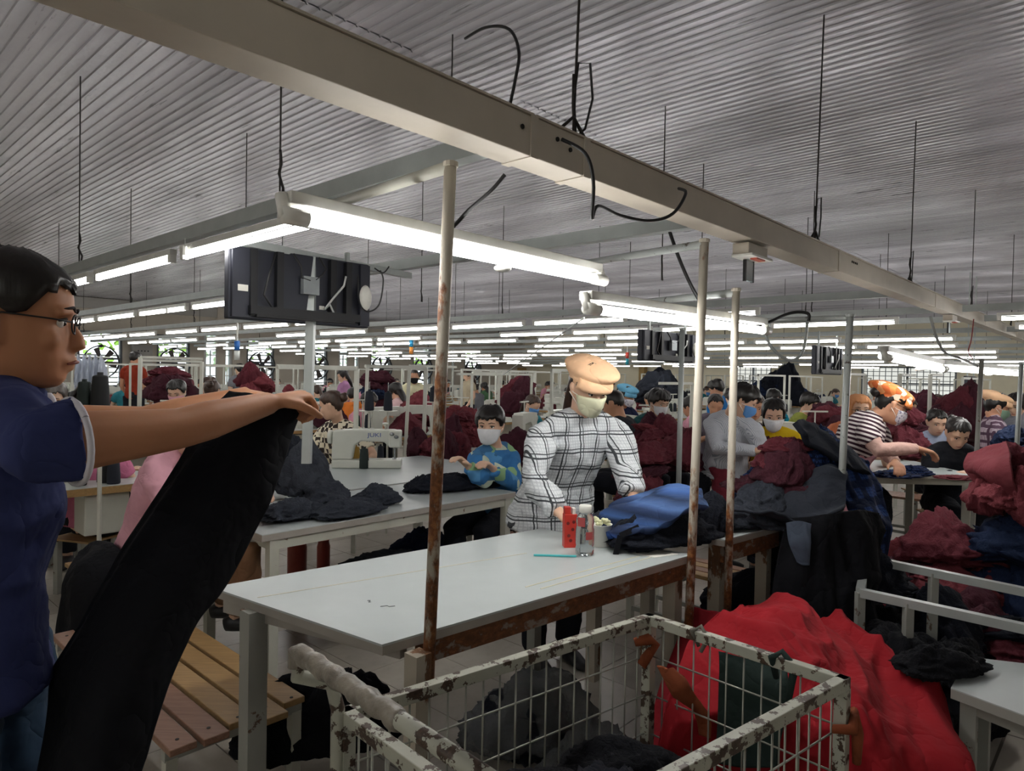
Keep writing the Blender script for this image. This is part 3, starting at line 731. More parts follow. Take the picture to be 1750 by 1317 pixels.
    if trousers is not None and legs:
        mb = MB(); mb.tube([J['pel']-(J['wa']-J['pel'])*0.45, J['pel'], J['pel'].lerp(J['wa'], .5)], [(.14*bulk+.01, .10*bulk+.01), (.163*bulk+.006, .118*bulk+.006), (.15*bulk+.006, .11*bulk)], 18, side=hv)
        for s in 'RL': leg(mb, s, 0.014, 0.95)
        me = remesh(mb, 'trousers', max(voxel, 0.011), 3); cloth_finish(me, 7.0, 0.02, seed+9); link('trousers', me, trousers, r)
    if shoes and legs:
        for s in 'RL':
            an = J['an'+s]; f_ = (J['toe'+s]-an); f_.z = 0; f_.normalize(); mb = MB()
            mb.tube([an-f_*0.055+Vector((0, 0, -.045)), an-f_*0.02+Vector((0, 0, -.035)), an+f_*0.07+Vector((0, 0, -.046)), an+f_*0.155+Vector((0, 0, -.058)), an+f_*0.185+Vector((0, 0, -.064))], [(.03, .030), (.042, .042), (.047, .033), (.04, .02), (.02, .012)], 12, side=hv); mb.build('shoe', M_BLACK, r, True)
    # face parts
    if eyes:
        for s in (-1, 1):
            m = MB(); m.ell(Mh @ Vector((s*0.031, 0.0715, 0.002)), (0.0120*hs,)*3, nu=12, nv=8); eo = m.build('eye', M_EYE, r, True)
            m = MB(); m.ell(Mh @ Vector((s*0.031, 0.0800, 0.001)), (0.0058*hs,)*3, nu=8, nv=6); m.build('iris', M_IRIS, eo, True)
            m = MB(); m.tube([Mh @ Vector((s*0.016, 0.0825, 0.0065)), Mh @ Vector((s*0.031, 0.0845, 0.0085)), Mh @ Vector((s*0.047, 0.076, 0.0045))], 0.0028, 6); m.build('eyelid', M_BROW, r, True)
            m = MB(); m.tube([Mh @ Vector((s*0.013, 0.0955, 0.024)), Mh @ Vector((s*0.032, 0.0945, 0.030)), Mh @ Vector((s*0.052, 0.080, 0.024))], [(.0025, .0025), (.0036, .003), (.0015, .0015)], 6); m.build('eyebrow', M_BROW, r, True)
        if mask is None:
            m = MB(); m.tube([Mh @ Vector((-0.023, 0.0915, -0.071)), Mh @ Vector((-.008, 0.1015, -0.0665)), Mh @ Vector((.008, 0.1015, -0.0665)), Mh @ Vector((0.023, 0.0915, -0.071))], [(.002, .002), (.005, .0035), (.005, .0035), (.002, .002)], 8)
            m.build('lips', M_LIP, r, True)
    Mn = Mh
    if hair:
        kw = dict(zf=0.066, zs=0.0, zb=-0.075)
        if hair == 'bun' or hair == 'pony': kw = dict(zf=0.072, zs=0.02, zb=-0.07, off=0.009)
        if hair == 'buzz': kw = dict(zf=0.07, zs=0.01, zb=-0.05, off=0.004, wild=0.001)
        if hair == 'long': kw = dict(zf=0.07, zs=-0.03, zb=-0.11, off=0.014)
        if hair == 'thick': kw = dict(zf=0.052, zs=0.0, zb=-0.07, off=0.018, wild=0.008)
        kw.update(hairkw)
        hm_ = hair_mesh(Mh, seed=seed, **kw)
        if hair == 'bun': hm_.ell(Mh @ Vector((0, -0.12, 0.035)), (0.042*hs, 0.038*hs, 0.04*hs)); hm_.ell(Mh @ Vector((0.012, -0.135, 0.05)), (0.026*hs,)*3)
        if hair == 'pony': hm_.tube([Mh @ Vector((0, -0.10, 0.01)), Mh @ Vector((0, -0.13, -0.02)), Mh @ Vector((0.0, -0.125, -0.12)), Mh @ Vector((0, -0.12, -0.24)), Mh @ Vector((0, -0.11, -0.30))], [(.02, .02), (.028, .024), (.03, .022), (.022, .015), (.006, .005)], 10)
        if hair == 'long': hm_.tube([Mh @ Vector((0, -0.05, 0.02)), Mh @ Vector((0, -0.075, -0.08)), Mh @ Vector((0, -0.09, -0.18)), Mh @ Vector((0, -0.09, -0.27))], [(.07, .05), (.075, .04), (.07, .03), (.045, .015)], 14, side=sv)
        hm_.build('hair', hairm, r, True)
    if mask is not None:
        mask_mesh(Mh).build('face_mask', mask, r, True); strap_mesh(Mh).build('mask_strap', M_LABEL, r, True)
    if scarf is not None:
        sm_ = hair_mesh(Mh, zf=0.062, zs=-0.075, zb=-0.115, off=0.017, wild=0.002, seed=seed)
        sm_.tube([Mh @ Vector((0, -0.03, -0.05)), Mh @ Vector((0, -0.03, -0.12)), J['nk']+Vector((0, 0, 0.01)), J['nk']-Vector((0, 0, 0.06))], [(.075, .075), (.068, .07), (.085, .08), (.14, .11)], 18, side=sv)
        sm_.build('headscarf', scarf, r, True)
    if cap is not None: puff_cap(Mh, cap, r, seed)
    if glasses:
        for s in (-1, 1):
            m = MB(); ring = [Mh @ Vector((s*0.033+0.022*math.cos(q), 0.099-abs(math.cos(q))*0.003, 0.0+0.017*math.sin(q))) for q in [2*math.pi*i/16 for i in range(17)]]
            m.tube(ring, 0.0016, 6, cap=False); m.tube([Mh @ Vector((s*0.055, 0.096, 0.003)), Mh @ Vector((s*0.073, 0.07, 0.005)), Mh @ Vector((s*0.08, 0.0, 0.008)), Mh @ Vector((s*0.08, -0.02, 0.0))], 0.0016, 6)
            if s > 0: m.tube([Mh @ Vector((-0.011, 0.10, 0.0)), Mh @ Vector((0, 0.104, 0.003)), Mh @ Vector((0.011, 0.10, 0.0))], 0.0015, 6)
            m.build('glasses_frame', M_BLACK, r, True)
    return r, Mh, cuffs

def puff_cap(Mh, m, r, seed=0, flap=True, lean=(-0.02, -0.05, 0.0)):
    rows = [(0.020, 0.008), (0.030, 0.009), (0.045, 0.012), (0.048, 0.03), (0.06, 0.048), (0.078, 0.052), (0.098, 0.045), (0.115, 0.03)]
    n = 36; vs = []; mb = MB()
    ys = [(0.03, .005), (0.052, .010), (0.058, .012), (0.060, 0.022), (0.075, 0.040), (0.092, 0.046), (0.110, 0.040), (0.124, 0.024), (0.131, 0.004)]
    lx, ly, lz = lean
    for i, (z, off) in enumerate(ys):
        k = i/(len(ys)-1)
        for j in range(n):
            az = 2*math.pi*j/n; a = abs(((az+math.pi) % (2*math.pi))-math.pi)
            zz = z-0.045*(a/math.pi)**1.5*(1-k)
            zq = min(0.1, zz) if i > 2 else zz
            base = hpt(min(zq, 0.06 if i > 2 else 0.115), az, off)
            if i > 2:
                sc = (1, 1, 1)
                kk = math.sin(min(1, (i-2)/3)*math.pi/2)
                rad = 1-0.0 if i < 6 else (0.82 if i == 6 else 0.55 if i == 7 else 0.18)
                base = Vector((base.x*rad, (base.y+0.01)*rad-0.01, zz))+Vector((lx*kk, ly*kk*(0.3+0.7*a/math.pi), lz*kk))
            vs.append(base)
    k_ = len(ys)
    a_ = np.array([tuple(v) for v in vs]); az = np.arctan2(a_[:, 0], a_[:, 1]); q = np.stack([az*3.5, a_[:, 2]*22, az*0+seed], 1)
    amp = np.repeat([0, 0, 0, .3, .9, 1, .8, .5, .2], n)*0.009
    nrm = a_/np.linalg.norm(a_, axis=1)[:, None]; a_ = a_+nrm*((folds(q, 1.0, seed+2)-0.4)*amp)[:, None]
    # inner turn-in
    inner = [hpt(0.03-0.045*(abs(((2*math.pi*j/n+math.pi) % (2*math.pi))-math.pi)/math.pi)**1.5, 2*math.pi*j/n, -0.01) for j in range(n)]
    allv = inner+[Vector(v) for v in a_]
    fs = [(i*n+j, i*n+(j+1) % n, (i+1)*n+(j+1) % n, (i+1)*n+j) for i in range(k_) for j in range(n)]+[tuple(k_*n+j for j in range(n))]
    mb._a([Mh @ v for v in allv], fs); o = mb.build('cap', m, r, True)
    s = o.modifiers.new('sub', 'SUBSURF'); s.levels = 1; s.render_levels = 1
    if flap:
        out, inn = [], []; nn = 14
        for z, off in ((0.064, 0.016), (0.046, 0.020), (0.03, 0.023), (0.016, 0.024)):
            for j in range(nn+1):
                az = (2*j/nn-1)*1.2; out.append(hpt(z, az, off)); inn.append(hpt(z, az, off-0.005))
        q = nn+1; o_ = len(out); fs = [(i*q+j, i*q+j+1, (i+1)*q+j+1, (i+1)*q+j) for i in range(3) for j in range(nn)]
        ring = list(range(q))+[i*q+nn for i in range(1, 4)]+[3*q+j for j in range(nn-1, -1, -1)]+[i*q for i in range(2, 0, -1)]
        fs2 = [tuple(x+o_ for x in reversed(f)) for f in fs]+[(ring[k], ring[(k+1) % len(ring)], ring[(k+1) % len(ring)]+o_, ring[k]+o_) for k in range(len(ring))]
        mb = MB(); mb._a([Mh @ v for v in out+inn], fs+fs2); mb.build('cap_flap', m, r, True)
    return o

# patterned fabrics (woven or printed patterns, fixed to the garment)
def band(t, x, period, width, phase=0.0):
    v = t.math('FRACT', t.math('ADD', t.math('DIVIDE', x, period), phase)); return t.math('LESS_THAN', v, width)
def plaid(name, base, lines, p=0.075, w=0.10, fine=None, rough=0.85):
    if name in MATS: return MATS[name]
    t = NT(name); ns = t.add('ShaderNodeTexNoise'); ns.inputs['Scale'].default_value = 4.0; t.link(t.obj(), ns.inputs['Vector'])
    vm = t.add('ShaderNodeVectorMath'); vm.operation = 'MULTIPLY_ADD'; t.link(ns.outputs['Color'], vm.inputs[0]); vm.inputs[1].default_value = (0.05,)*3; t.link(t.obj(), vm.inputs[2])
    x = t.xyz(vm.outputs[0]); h = t.math('ADD', x[0], t.math('MULTIPLY', x[1], 0.6))
    m = t.math('MAXIMUM', t.math('MAXIMUM', band(t, h, p, w), band(t, h, p, w*0.6, 0.79)), t.math('MAXIMUM', band(t, x[2], p, w), band(t, x[2], p, w*0.6, 0.79)))
    m2 = t.math('MAXIMUM', band(t, h, p/6, 0.28), band(t, x[2], p/6, 0.28))
    col = t.mix(t.math('MULTIPLY', m2, 0.45), base, fine or lines); col = t.mix(t.math('MULTIPLY', m, 0.92), col, lines)
    wrinkle(t); MATS[name] = t.out(col, rough, 0, 0.2); return MATS[name]
def stripes(name, a, b, p=0.03, w=0.5, axis=2, tilt=0.0):
    if name in MATS: return MATS[name]
    t = NT(name); x = t.xyz(); v = x[axis] if axis == 2 else t.math('ADD', x[0], t.math('MULTIPLY', x[1], 0.7))
    if tilt: v = t.math('ADD', v, t.math('MULTIPLY', x[0], tilt))
    wrinkle(t); MATS[name] = t.out(t.mix(band(t, v, p, w), a, b), 0.85, 0, 0.2); return MATS[name]
def wrinkle(t, strength=0.4, scale=6.5):
    n = t.noise(scale, 3, 0.5, None, 0.35)
    r = t.math('ABSOLUTE', t.math('SUBTRACT', n, 0.5)); r = t.math('POWER', t.math('MULTIPLY', r, 2.0), 0.6)
    n2 = t.noise(scale*2.7, 2, 0.5, None, 0.3); r2 = t.math('ABSOLUTE', t.math('SUBTRACT', n2, 0.5))
    t.bump(t.math('ADD', r, t.math('MULTIPLY', r2, 0.5)), strength, 0.022)
def fabric(name, c, var=0.12, rough=0.9, sheen=0.0, wr=0.4):
    name = 'fabric_'+name
    if name in MATS: return MATS[name]
    t = NT(name); c = rgb(c); lo = tuple(x*(1-var) for x in c[:3]); hi = tuple(min(1, x*(1+var)) for x in c[:3])
    wrinkle(t, wr); MATS[name] = t.out(t.ramp(t.noise(5), [(0.3, lo), (0.7, hi)]), rough, 0, 0.2); return MATS[name]
# ------------------------------------------------------------------ tables, benches, poles, cart
t = NT('tabletop_laminate'); n = t.noise(2.2, 5); sc_ = t.noise(30, 6, 0.7, t.mapping((1, 6, 1)))
cc = t.ramp(n, [(0.3, 'b0b8b8'), (0.7, 'bfc6c6')]); cc = t.mix(t.math('MULTIPLY', t.ramp(sc_, [(0.62, (0, 0, 0)), (0.75, (1, 1, 1))]), 0.25), cc, '8f9797')
M_TOP = t.out(cc, t.math('MULTIPLY_ADD', t.noise(5), 0.2, 0.22)); M_EDGE = mat('table_edge_grey', 'a39d95', 0.6, scale=6)
M_RUST = peel('rusty_paint', 'b9b0a0', '6b4a30', 0.56, 10, 0.6, (0.03, 0.12), (1, 1, 0.45)); t = NT('rusty_pole'); n1 = t.noise(11, 8, 0.65, t.mapping((1, 1, 0.4))); zz = t.xyz()[2]
ff = t.ramp(t.math('ADD', n1, t.math('MULTIPLY', t.math('SUBTRACT', 1.15, zz), 0.15)), [(0.54, (0, 0, 0)), (0.60, (1, 1, 1))])
uu = t.ramp(t.noise(40, 5, 0.7), [(0.3, '3c281d'), (0.5, '7d4c2c'), (0.7, 'ab7546')]); t.bump(n1, 0.35, 0.004)
M_RPOLE = t.out(t.mix(ff, 'b9b2a4', uu), 0.6); M_RUSTBEAM = peel('rusty_beam', '8d8175', '6f4426', 0.42, 9, 0.8, (0.05, 0.15), (1, 1, 1.6))
M_LEG = peel('leg_paint', 'a2a39c', '5a4638', 0.62, 10, 0.5); M_LEGW = peel('leg_white', 'c2c2b6', '6b5140', 0.66, 11, 0.5)
M_PIPE = peel('pipe_grey', 'b4bab8', '4c433b', 0.60, 22, 0.35, (0.05, 0.1))
M_CART = peel('cart_paint', 'b5b6a8', '46362b', 0.53, 26, 0.45, (0.01, 0.03)); M_WIRE = mat('cart_wire', '9b9c92', 0.35, 0.5)
M_WOODY = wood('bench_wood_yellow', 'a08055', 'bd9a68'); M_WOODR = wood('bench_wood_worn', '8a6450', 'a88470'); M_PLY = wood('table_wood_edge', 'a07f50', 'c49d66')
def lift(p, z): return Vector((p.x, p.y, z))
def slab(mb, quad, z1, th): mb.hexa([lift(p, z1) for p in quad], [lift(p, z1-th) for p in quad])
# main table in front
TZ = 0.80
A, B, C, D = G(362, 1003, TZ), G(653, 1101, TZ), G(1184, 947, TZ), G(925, 896, TZ)
D = C + (A-B)*0.93
t1 = thing('work_table', 'large pale grey laminate table in the foreground with a rusty front rail', 'table', lift((A+B+C+D)/4, 0)); o = t1.location
q = [A-o, B-o, C-o, D-o]
m = MB(); slab(m, q, TZ, 0.006); tt_ = m.build('tabletop', M_TOP, t1)
m = MB(); slab(m, [p+((A+B+C+D)/4-o-p)*0.003 for p in q], TZ-0.006, 0.024); m.build('tabletop_edge', M_EDGE, t1)
fd = (C-B).normalized(); inn = (A-B).normalized(); fd.z = inn.z = 0
m = MB(); m.beam(lift(B-o+fd*0.14+inn*0.03, TZ-0.062), lift(C-o-fd*0.02+inn*0.03, TZ-0.062), 0.035, 0.062); m.build('front_rail', M_RUSTBEAM, t1)
m = MB(); m.beam(lift(B-o+fd*0.10+inn*0.04, TZ-0.05), lift(A-o+fd*0.02-inn*0.05, TZ-0.05), 0.03, 0.04); m.build('end_rail', M_EDGE, t1)
m = MB(); m.beam(lift(A-o+fd*0.06-inn*0.04, TZ-0.05), lift(D-o-inn*0.04, TZ-0.05), 0.03, 0.04); m.build('back_rail', M_EDGE, t1)
for p, mm, w in ((G(434, 1041, TZ-0.03), M_LEG, 0.06), (G(706, 1120, TZ-0.03)+Vector((0.01, .02, 0)), M_RUST, 0.05), (C-fd*0.05+inn*0.05, M_RUST, 0.055), (A+fd*0.12-inn*0.02, M_LEGW, 0.045), (D-fd*0.1-inn*0.06, M_LEG, 0.045)):
    m = MB(); m.beam(lift(p-o, 0), lift(p-o, TZ-0.03), w, w, (0.73, -0.68, 0)); m.build('leg', mm, t1)
m = MB(); pL = G(706, 1120, TZ-0.03); m.beam(lift(pL-o, 0.14), lift(C-fd*0.05+inn*0.05-o, 0.14), 0.03, 0.03); m.build('stretcher', M_LEG, t1)
# seam line and tape strips on the top
for a, b, w, mm, nm in ((G(440, 1021, TZ), G(900, 945, TZ), 0.004, mat('seam_line', 'd9d4c2', 0.6), 'seam_tape'), (G(898, 1003, TZ), G(1092, 950, TZ), 0.005, mat('tape_cream', 'ddd8bd', 0.5), 'tape_strip'), (G(924, 1006, TZ), G(1112, 952, TZ), 0.005, MATS['tape_cream'] if 'tape_cream' in MATS else None, 'tape_strip')):
    m = MB(); m.beam(a-o+Vector((0, 0, 0.0006)), b-o+Vector((0, 0, 0.0006)), w, 0.001); m.build(nm, mm or mat('tape_cream', 'ddd8bd', 0.5), tt_)
# second table further right
A2, C2 = G(1243, 921, TZ), G(1337, 896, TZ); f2 = (C2-A2).normalized(); B2 = A2+inn*0.72; D2 = C2+inn*0.72+f2*0.02
A2e = A2-f2*0.02
t2 = thing('work_table', 'second pale laminate table, right of the two rusty poles, loaded with the dark clothes heap', 'table', lift((A2+C2+B2+D2)/4, 0)); o = t2.location
C2x = C2+f2*0.02; 
q = [B2-o, A2e-o, C2x-o, D2-o]
m = MB(); slab(m, q, TZ, 0.006); m.build('tabletop', M_TOP, t2)
m = MB(); slab(m, q, TZ-0.006, 0.024); m.build('tabletop_edge', M_EDGE, t2)
m = MB(); m.beam(lift(A2-o+inn*0.03, TZ-0.07), lift(C2-o+inn*0.03, TZ-0.07), 0.035, 0.07); m.build('front_rail', M_RUSTBEAM, t2)
for p in (A2+inn*0.06+f2*0.03, C2+inn*0.06-f2*0.05, B2-inn*0.06+f2*0.03, D2-inn*0.06-f2*0.05):
    m = MB(); m.beam(lift(p-o, 0), lift(p-o, TZ-0.03), 0.055, 0.055, (0.73, -0.68, 0)); m.build('leg', M_RUST, t2)

# upright poles with arms
def pole(lab, p0, p1, r, mm, arms=(), am=None, n=12):
    b = Vector(p0); r_ = thing('upright_pole', lab, 'pole', b); m = MB(); m.tube([b-b, Vector(p1)-b], r, n); m.build('pole', mm, r_, True)
    for a0, a1, ra in arms:
        m = MB(); m.tube([Vector(a0)-b, Vector(a1)-b], ra, n); m.build('arm', am or M_PIPE, r_, True)
    m = MB(); m.lathe([(r+.004, 0), (r+.004, 0.012)], n, c=tuple(Vector(p1)-b-Vector((0, 0, .014)))); m.build('end_cap', mm, r_)
    return r_
def bottom(px, py, d): return P(px, py, d)
d1 = G(742, 1082, TZ).y-0.03
pole('rusty brown-white pole standing at the front edge of the near table', P(731, 1172, d1), P(770, 276, d1), 0.0165, M_RPOLE, [(P(768, 285, d1), P(560, 352, d1+0.62), 0.016)], M_LEGW)
d2 = G(1187, 948, TZ).y-0.02
pole('left one of the two rusty poles where the two near tables meet', P(1168, 1290, d2), P(1204, 408, d2), 0.0175, M_RPOLE, [(P(1203, 417, d2), P(965, 455, d2+1.0), 0.0165)])
d3 = G(1243, 921, TZ).y-0.02
pole('right one of the two rusty poles, at the corner of the second near table', P(1238, 1230, d3), P(1258, 492, d3), 0.0165, M_RPOLE, [(P(1256, 500, d3), P(1052, 521, d3+0.9), 0.0165)])
pole('grey pole with a bent arm rising out of the dark clothes heap', P(1429, 1000, 3.3), P(1453, 536, 3.3), 0.0165, M_PIPE, [(P(1452, 543, 3.3), P(1290, 548, 4.2), 0.015)])
pole('dark square post at the end of the right-hand white table', P(1656, 1010, 4.75), P(1678, 612, 4.75), 0.018, M_DARK if 0 else M_LEG, n=4)
pole('grey post at the right edge of the photograph', P(1730, 900, 4.9), P(1746, 618, 4.9), 0.019, M_TRAY, n=4)
pole('thin grey post behind the first rusty table pole of the pair', P(1158, 900, 4.3), P(1166, 560, 4.3), 0.017, M_TRAY, n=4)

# socket box on the trunking with hanging flap
sb = thing('socket_box', 'cream socket box with a hanging clear flap under the trunking', 'socket', W(2.95, 1.30, 2.03)); o = sb.location
m = MB(); M_ = Matrix.Rotation(ROT, 4, 'Z'); m.box((0, 0, 0.03), (0.20, 0.075, 0.05), M_); m.build('box_body', M_DUCT, sb, bevel=0.004)
m = MB(); m.box((0, -0.01, 0.0), (0.22, 0.095, 0.012), M_); m.build('socket_plate', M_CAP, sb, bevel=0.003)
m = MB(); m.box((0, -0.035, -0.009), (0.09, 0.03, 0.006), M_); m.build('socket_label', mat('red_label', 'b5523c', 0.5), sb)
m = MB(); m.box((0.01, 0.01, -0.055), (0.075, 0.01, 0.09), M_); m.build('hanging_flap', mat('flap_clear', 'a8b8bd', 0.15), sb, bevel=0.002)
for s in (-1, 1): m = MB(); m.box((0.01+s*0.04, 0.01, -0.055), (0.008, 0.014, 0.095), M_); m.build('flap_edge', M_BLACK, sb)
sb2 = copy_tree(reg(sb), W(7.1, 1.28, 2.03), 0, 'small far socket box under the trunking near the right edge')
# loose cables
def cable(lab, pts, r=0.006, m_=None, nm='cable'):
    pts = [Vector(p) for p in pts]; k = []
    for i in range(len(pts)-1):
        a, b, c, d = pts[max(i-1, 0)], pts[i], pts[i+1], pts[min(i+2, len(pts)-1)]
        for s in range(6):
            u = s/6; k.append(0.5*((2*b)+(-a+c)*u+(2*a-5*b+4*c-d)*u*u+(-a+3*b-3*c+d)*u**3))
    k.append(pts[-1]); o = k[0].copy(); mb = MB(); mb.tube([p-o for p in k], r, 7)
    ob = mb.build(nm, m_ or M_BLACK, None, True); ob.location = o; tag(ob, lab, 'cable'); return ob
cable('black cable looping down over the trunking side, left of the socket box', [P(960, 238, 1.95), P(1000, 262, 1.93), P(1014, 310, 1.95), P(1012, 372, 2.0), P(1022, 352, 2.05), P(1060, 368, 2.15), P(1110, 377, 2.22), P(1150, 365, 2.25), P(1172, 330, 2.3), P(1160, 322, 2.45)], 0.0055)
cable('black cable bridging from the long tube light up to the trunking', [P(700, 398, 2.1), P(735, 397, 2.1), P(770, 390, 2.05), P(800, 360, 2.0), P(840, 325, 1.95), P(863, 298, 1.93)], 0.006)
cable('black cable hanging from the ceiling loop above the trunking joint', [P(795, 66, 2.3), P(830, 47, 2.2), P(870, 50, 2.1), P(887, 90, 2.05), P(880, 140, 2.05), P(872, 190, 2.05), P(895, 205, 2.0), P(915, 225, 1.95)], 0.005)
cable('dark cable running down behind the left rusty pole of the pair', [P(1142, 388, 3.0), P(1160, 440, 3.0), P(1185, 495, 3.0), P(1215, 540, 3.1), P(1255, 562, 3.2), P(1300, 556, 3.3), P(1350, 535, 3.4), P(1380, 535, 3.4), P(1382, 548, 3.4)], 0.008)
cable('pale loop of cable hanging under the arm of the grey pole', [P(1304, 560, 3.6), P(1320, 595, 3.6), P(1350, 615, 3.6), P(1372, 600, 3.6), P(1380, 548, 3.6)], 0.008, M_TRAY)
cable('pale conduit drooping from the far socket box', [P(1590, 540, 5.0), P(1600, 575, 5.0), P(1615, 602, 5.0), P(1640, 612, 5.0), P(1672, 626, 4.9)], 0.010, M_TRAY)
cable('thin red cord hanging from the trunking at the right', [P(1664, 545, 5.0), P(1660, 580, 5.0), P(1655, 600, 5.0), P(1662, 612, 4.9)], 0.004, mat('red_cord', '9a3a3a', 0.5))
cable('thin slanting cord from the second tube light down to a sewing machine', [P(998, 543, 2.4), P(860, 640, 5.0)], 0.003, M_TRAY)
cable('short cable hanging below the big display adapter', [P(612, 470, 3.6), P(614, 515, 3.55), P(628, 532, 3.5), P(648, 520, 3.5), P(655, 480, 3.5), P(650, 462, 3.5)], 0.004)
cable('black cord drooping between tubes over the left light row', [P(640, 458, 3.9), P(655, 466, 3.9), P(665, 455, 3.9)], 0.004)
for k, (px, py, d) in enumerate(((316, 428, 3.35), (285, 531, 6.2), (655, 590, 7.5))):
    o_ = P(px, py, d); m = MB(); m.box((0, 0, 0), (0.018, 0.018, 0.045)); ob = m.build('starter_switch', M_CAP, bevel=0.004); ob.location = o_
    tag(ob, 'small white pull switch hanging from the %s light row, left half of the picture' % ORD[(0, 1, 4)[k]], 'switch')
    m = MB(); m.tube([(0, 0, 0.02), (0, 0, 0.06)], 0.002, 5); m.build('cord', M_TRAY, ob)

# wire trolley
RZ = 0.75
c0, c1, c2 = G(1110, 1058, RZ), G(1440, 1166, RZ), G(592, 1222, RZ)
ex = (c1-c0); ey = (c2-c0); c3 = c1+ey
cart = thing('wire_trolley', 'wire mesh trolley with chipped grey paint in the foreground, heaped dark cloth inside', 'trolley', lift((c0+c3)/2, 0)); o = lift(cart.location, 0)
cs = [lift(p-o, RZ) for p in (c0, c1, c3, c2)]
for i in range(4):
    a, b = cs[i], cs[(i+1) % 4]; d = (b-a).normalized(); m = MB(); m.beam(a-d*0.014, b+d*0.014, 0.028, 0.03); m.build('rim_bar', M_CART, cart, bevel=0.002)
    m = MB(); m.beam(lift(a, 0.16), lift(b, 0.16), 0.028, 0.028); m.build('bottom_bar', M_CART, cart)
    m = MB(); m.beam(lift(a, 0.10), lift(a, RZ-0.015), 0.03, 0.03, (0.7, -0.7, 0)); m.build('corner_post', M_CART, cart)
    L = (b-a).length; n = int(L/0.052)
    for k in range(1, n):
        p = a+d*(k*L/n); m = MB(); m.tube([lift(p, 0.17), lift(p, RZ-0.012)], 0.0026, 6); m.build('wire', M_WIRE, cart, True)
    for z in (0.28, 0.4, 0.52, 0.64):
        m = MB(); m.tube([lift(a, z), lift(b, z)], 0.0026, 6); m.build('wire', M_WIRE, cart, True)
    m = MB(); m.ell(lift(a, 0.05)+(sum(cs, Vector())/4-a).normalized()*0.05, (0.045, 0.018, 0.045)); m.build('wheel', M_BLACK, cart, True)
m = MB(); slab(m, cs, 0.175, 0.02); m.build('base_panel', M_CART, cart)
hz = 0.92; h0 = G(508, 1113, hz)-o; h1 = h0+(lift(ex, 0)*1.05); dn = lift(c2-o, RZ)
M_WRAP = mat('plastic_wrap', '8d867b', 0.3, var=0.35, scale=30, bump=0.9, bscale=45)
eyn = lift(ey, 0).normalized()
m = MB(); m.tube([dn+eyn*0.02+Vector((0, 0, -0.35)), dn+eyn*0.02+Vector((0, 0, 0.02)), dn+eyn*0.035+Vector((0, 0, .08)), h0+Vector((0, 0, -0.05)), h0+Vector((0.01, -0.005, -0.01)), h0+(h1-h0)*0.05, h0+(h1-h0)*0.5, h1], 0.0155, 12); ph_ = m.build('push_handle', M_CART, cart, True)
m = MB(); pts = [h0+(h1-h0)*x+Vector((0, 0, 0.003*math.sin(x*60))) for x in [0.0+i*0.02 for i in range(32)]]; m.tube([h0+Vector((0, 0, -0.03))]+pts, [0.019+0.0012*math.sin(i*1.9)+0.001*math.sin(i*5.1) for i in range(33)], 12); m.build('handle_wrap', M_WRAP, ph_, True)
m = MB(); m.tube([h1, h1+Vector((0, 0, -0.1)), lift(c3-o, RZ)+eyn*0.03], 0.0155, 10); m.build('handle_brace', M_CART, cart, True)
M_ORANGE = fabric('orange_rag', '8a4a30'); M_GREENC = fabric('dark_green', '2c3936')
for nm, pts, rr, mm in (('tie_cord', [cs[0]+ex*0.3+Vector((0, 0, -.03)), cs[0]+ex*0.3+Vector((-.02, .0, .012)), cs[0]+ex*0.31+Vector((.0, 0, .03)), cs[0]+ex*0.3+Vector((.02, -.02, .0)), cs[0]+ex*0.3+Vector((0, -.02, -.04))], 0.007, fabric('grey_cord', '77756c')),
                    ('tie_cord', [cs[0]+ex*0.72+Vector((0, .02, -.05)), cs[0]+ex*0.72+Vector((-.02, .0, .012)), cs[0]+ex*0.73+Vector((.0, 0, .03)), cs[0]+ex*0.74+Vector((.02, -.02, .0)), cs[0]+ex*0.75+Vector((0, -.02, -.09))], 0.010, M_GREENC),
                    ('tie_rag', [cs[0]+Vector((-.05, -.03, -.06)), cs[0]+Vector((-.01, -.03, -.05)), cs[0]+Vector((.02, -.01, -.07)), cs[0]+Vector((-.03, -.03, -.13))], 0.016, M_ORANGE),
                    ('tie_rag', [cs[1]+Vector((-.04, -.03, -.10)), cs[1]+Vector((.01, -.035, -.10)), cs[1]+Vector((.03, 0, -.07)), cs[1]+Vector((.035, -.01, -.12)), cs[1]+Vector((.04, 0, -.2))], 0.013, M_ORANGE)):
    m = MB(); m.tube(pts, [rr*(1.1 if i % 2 else 0.8) for i in range(len(pts))], 9); m.build(nm, mm, cart, True)

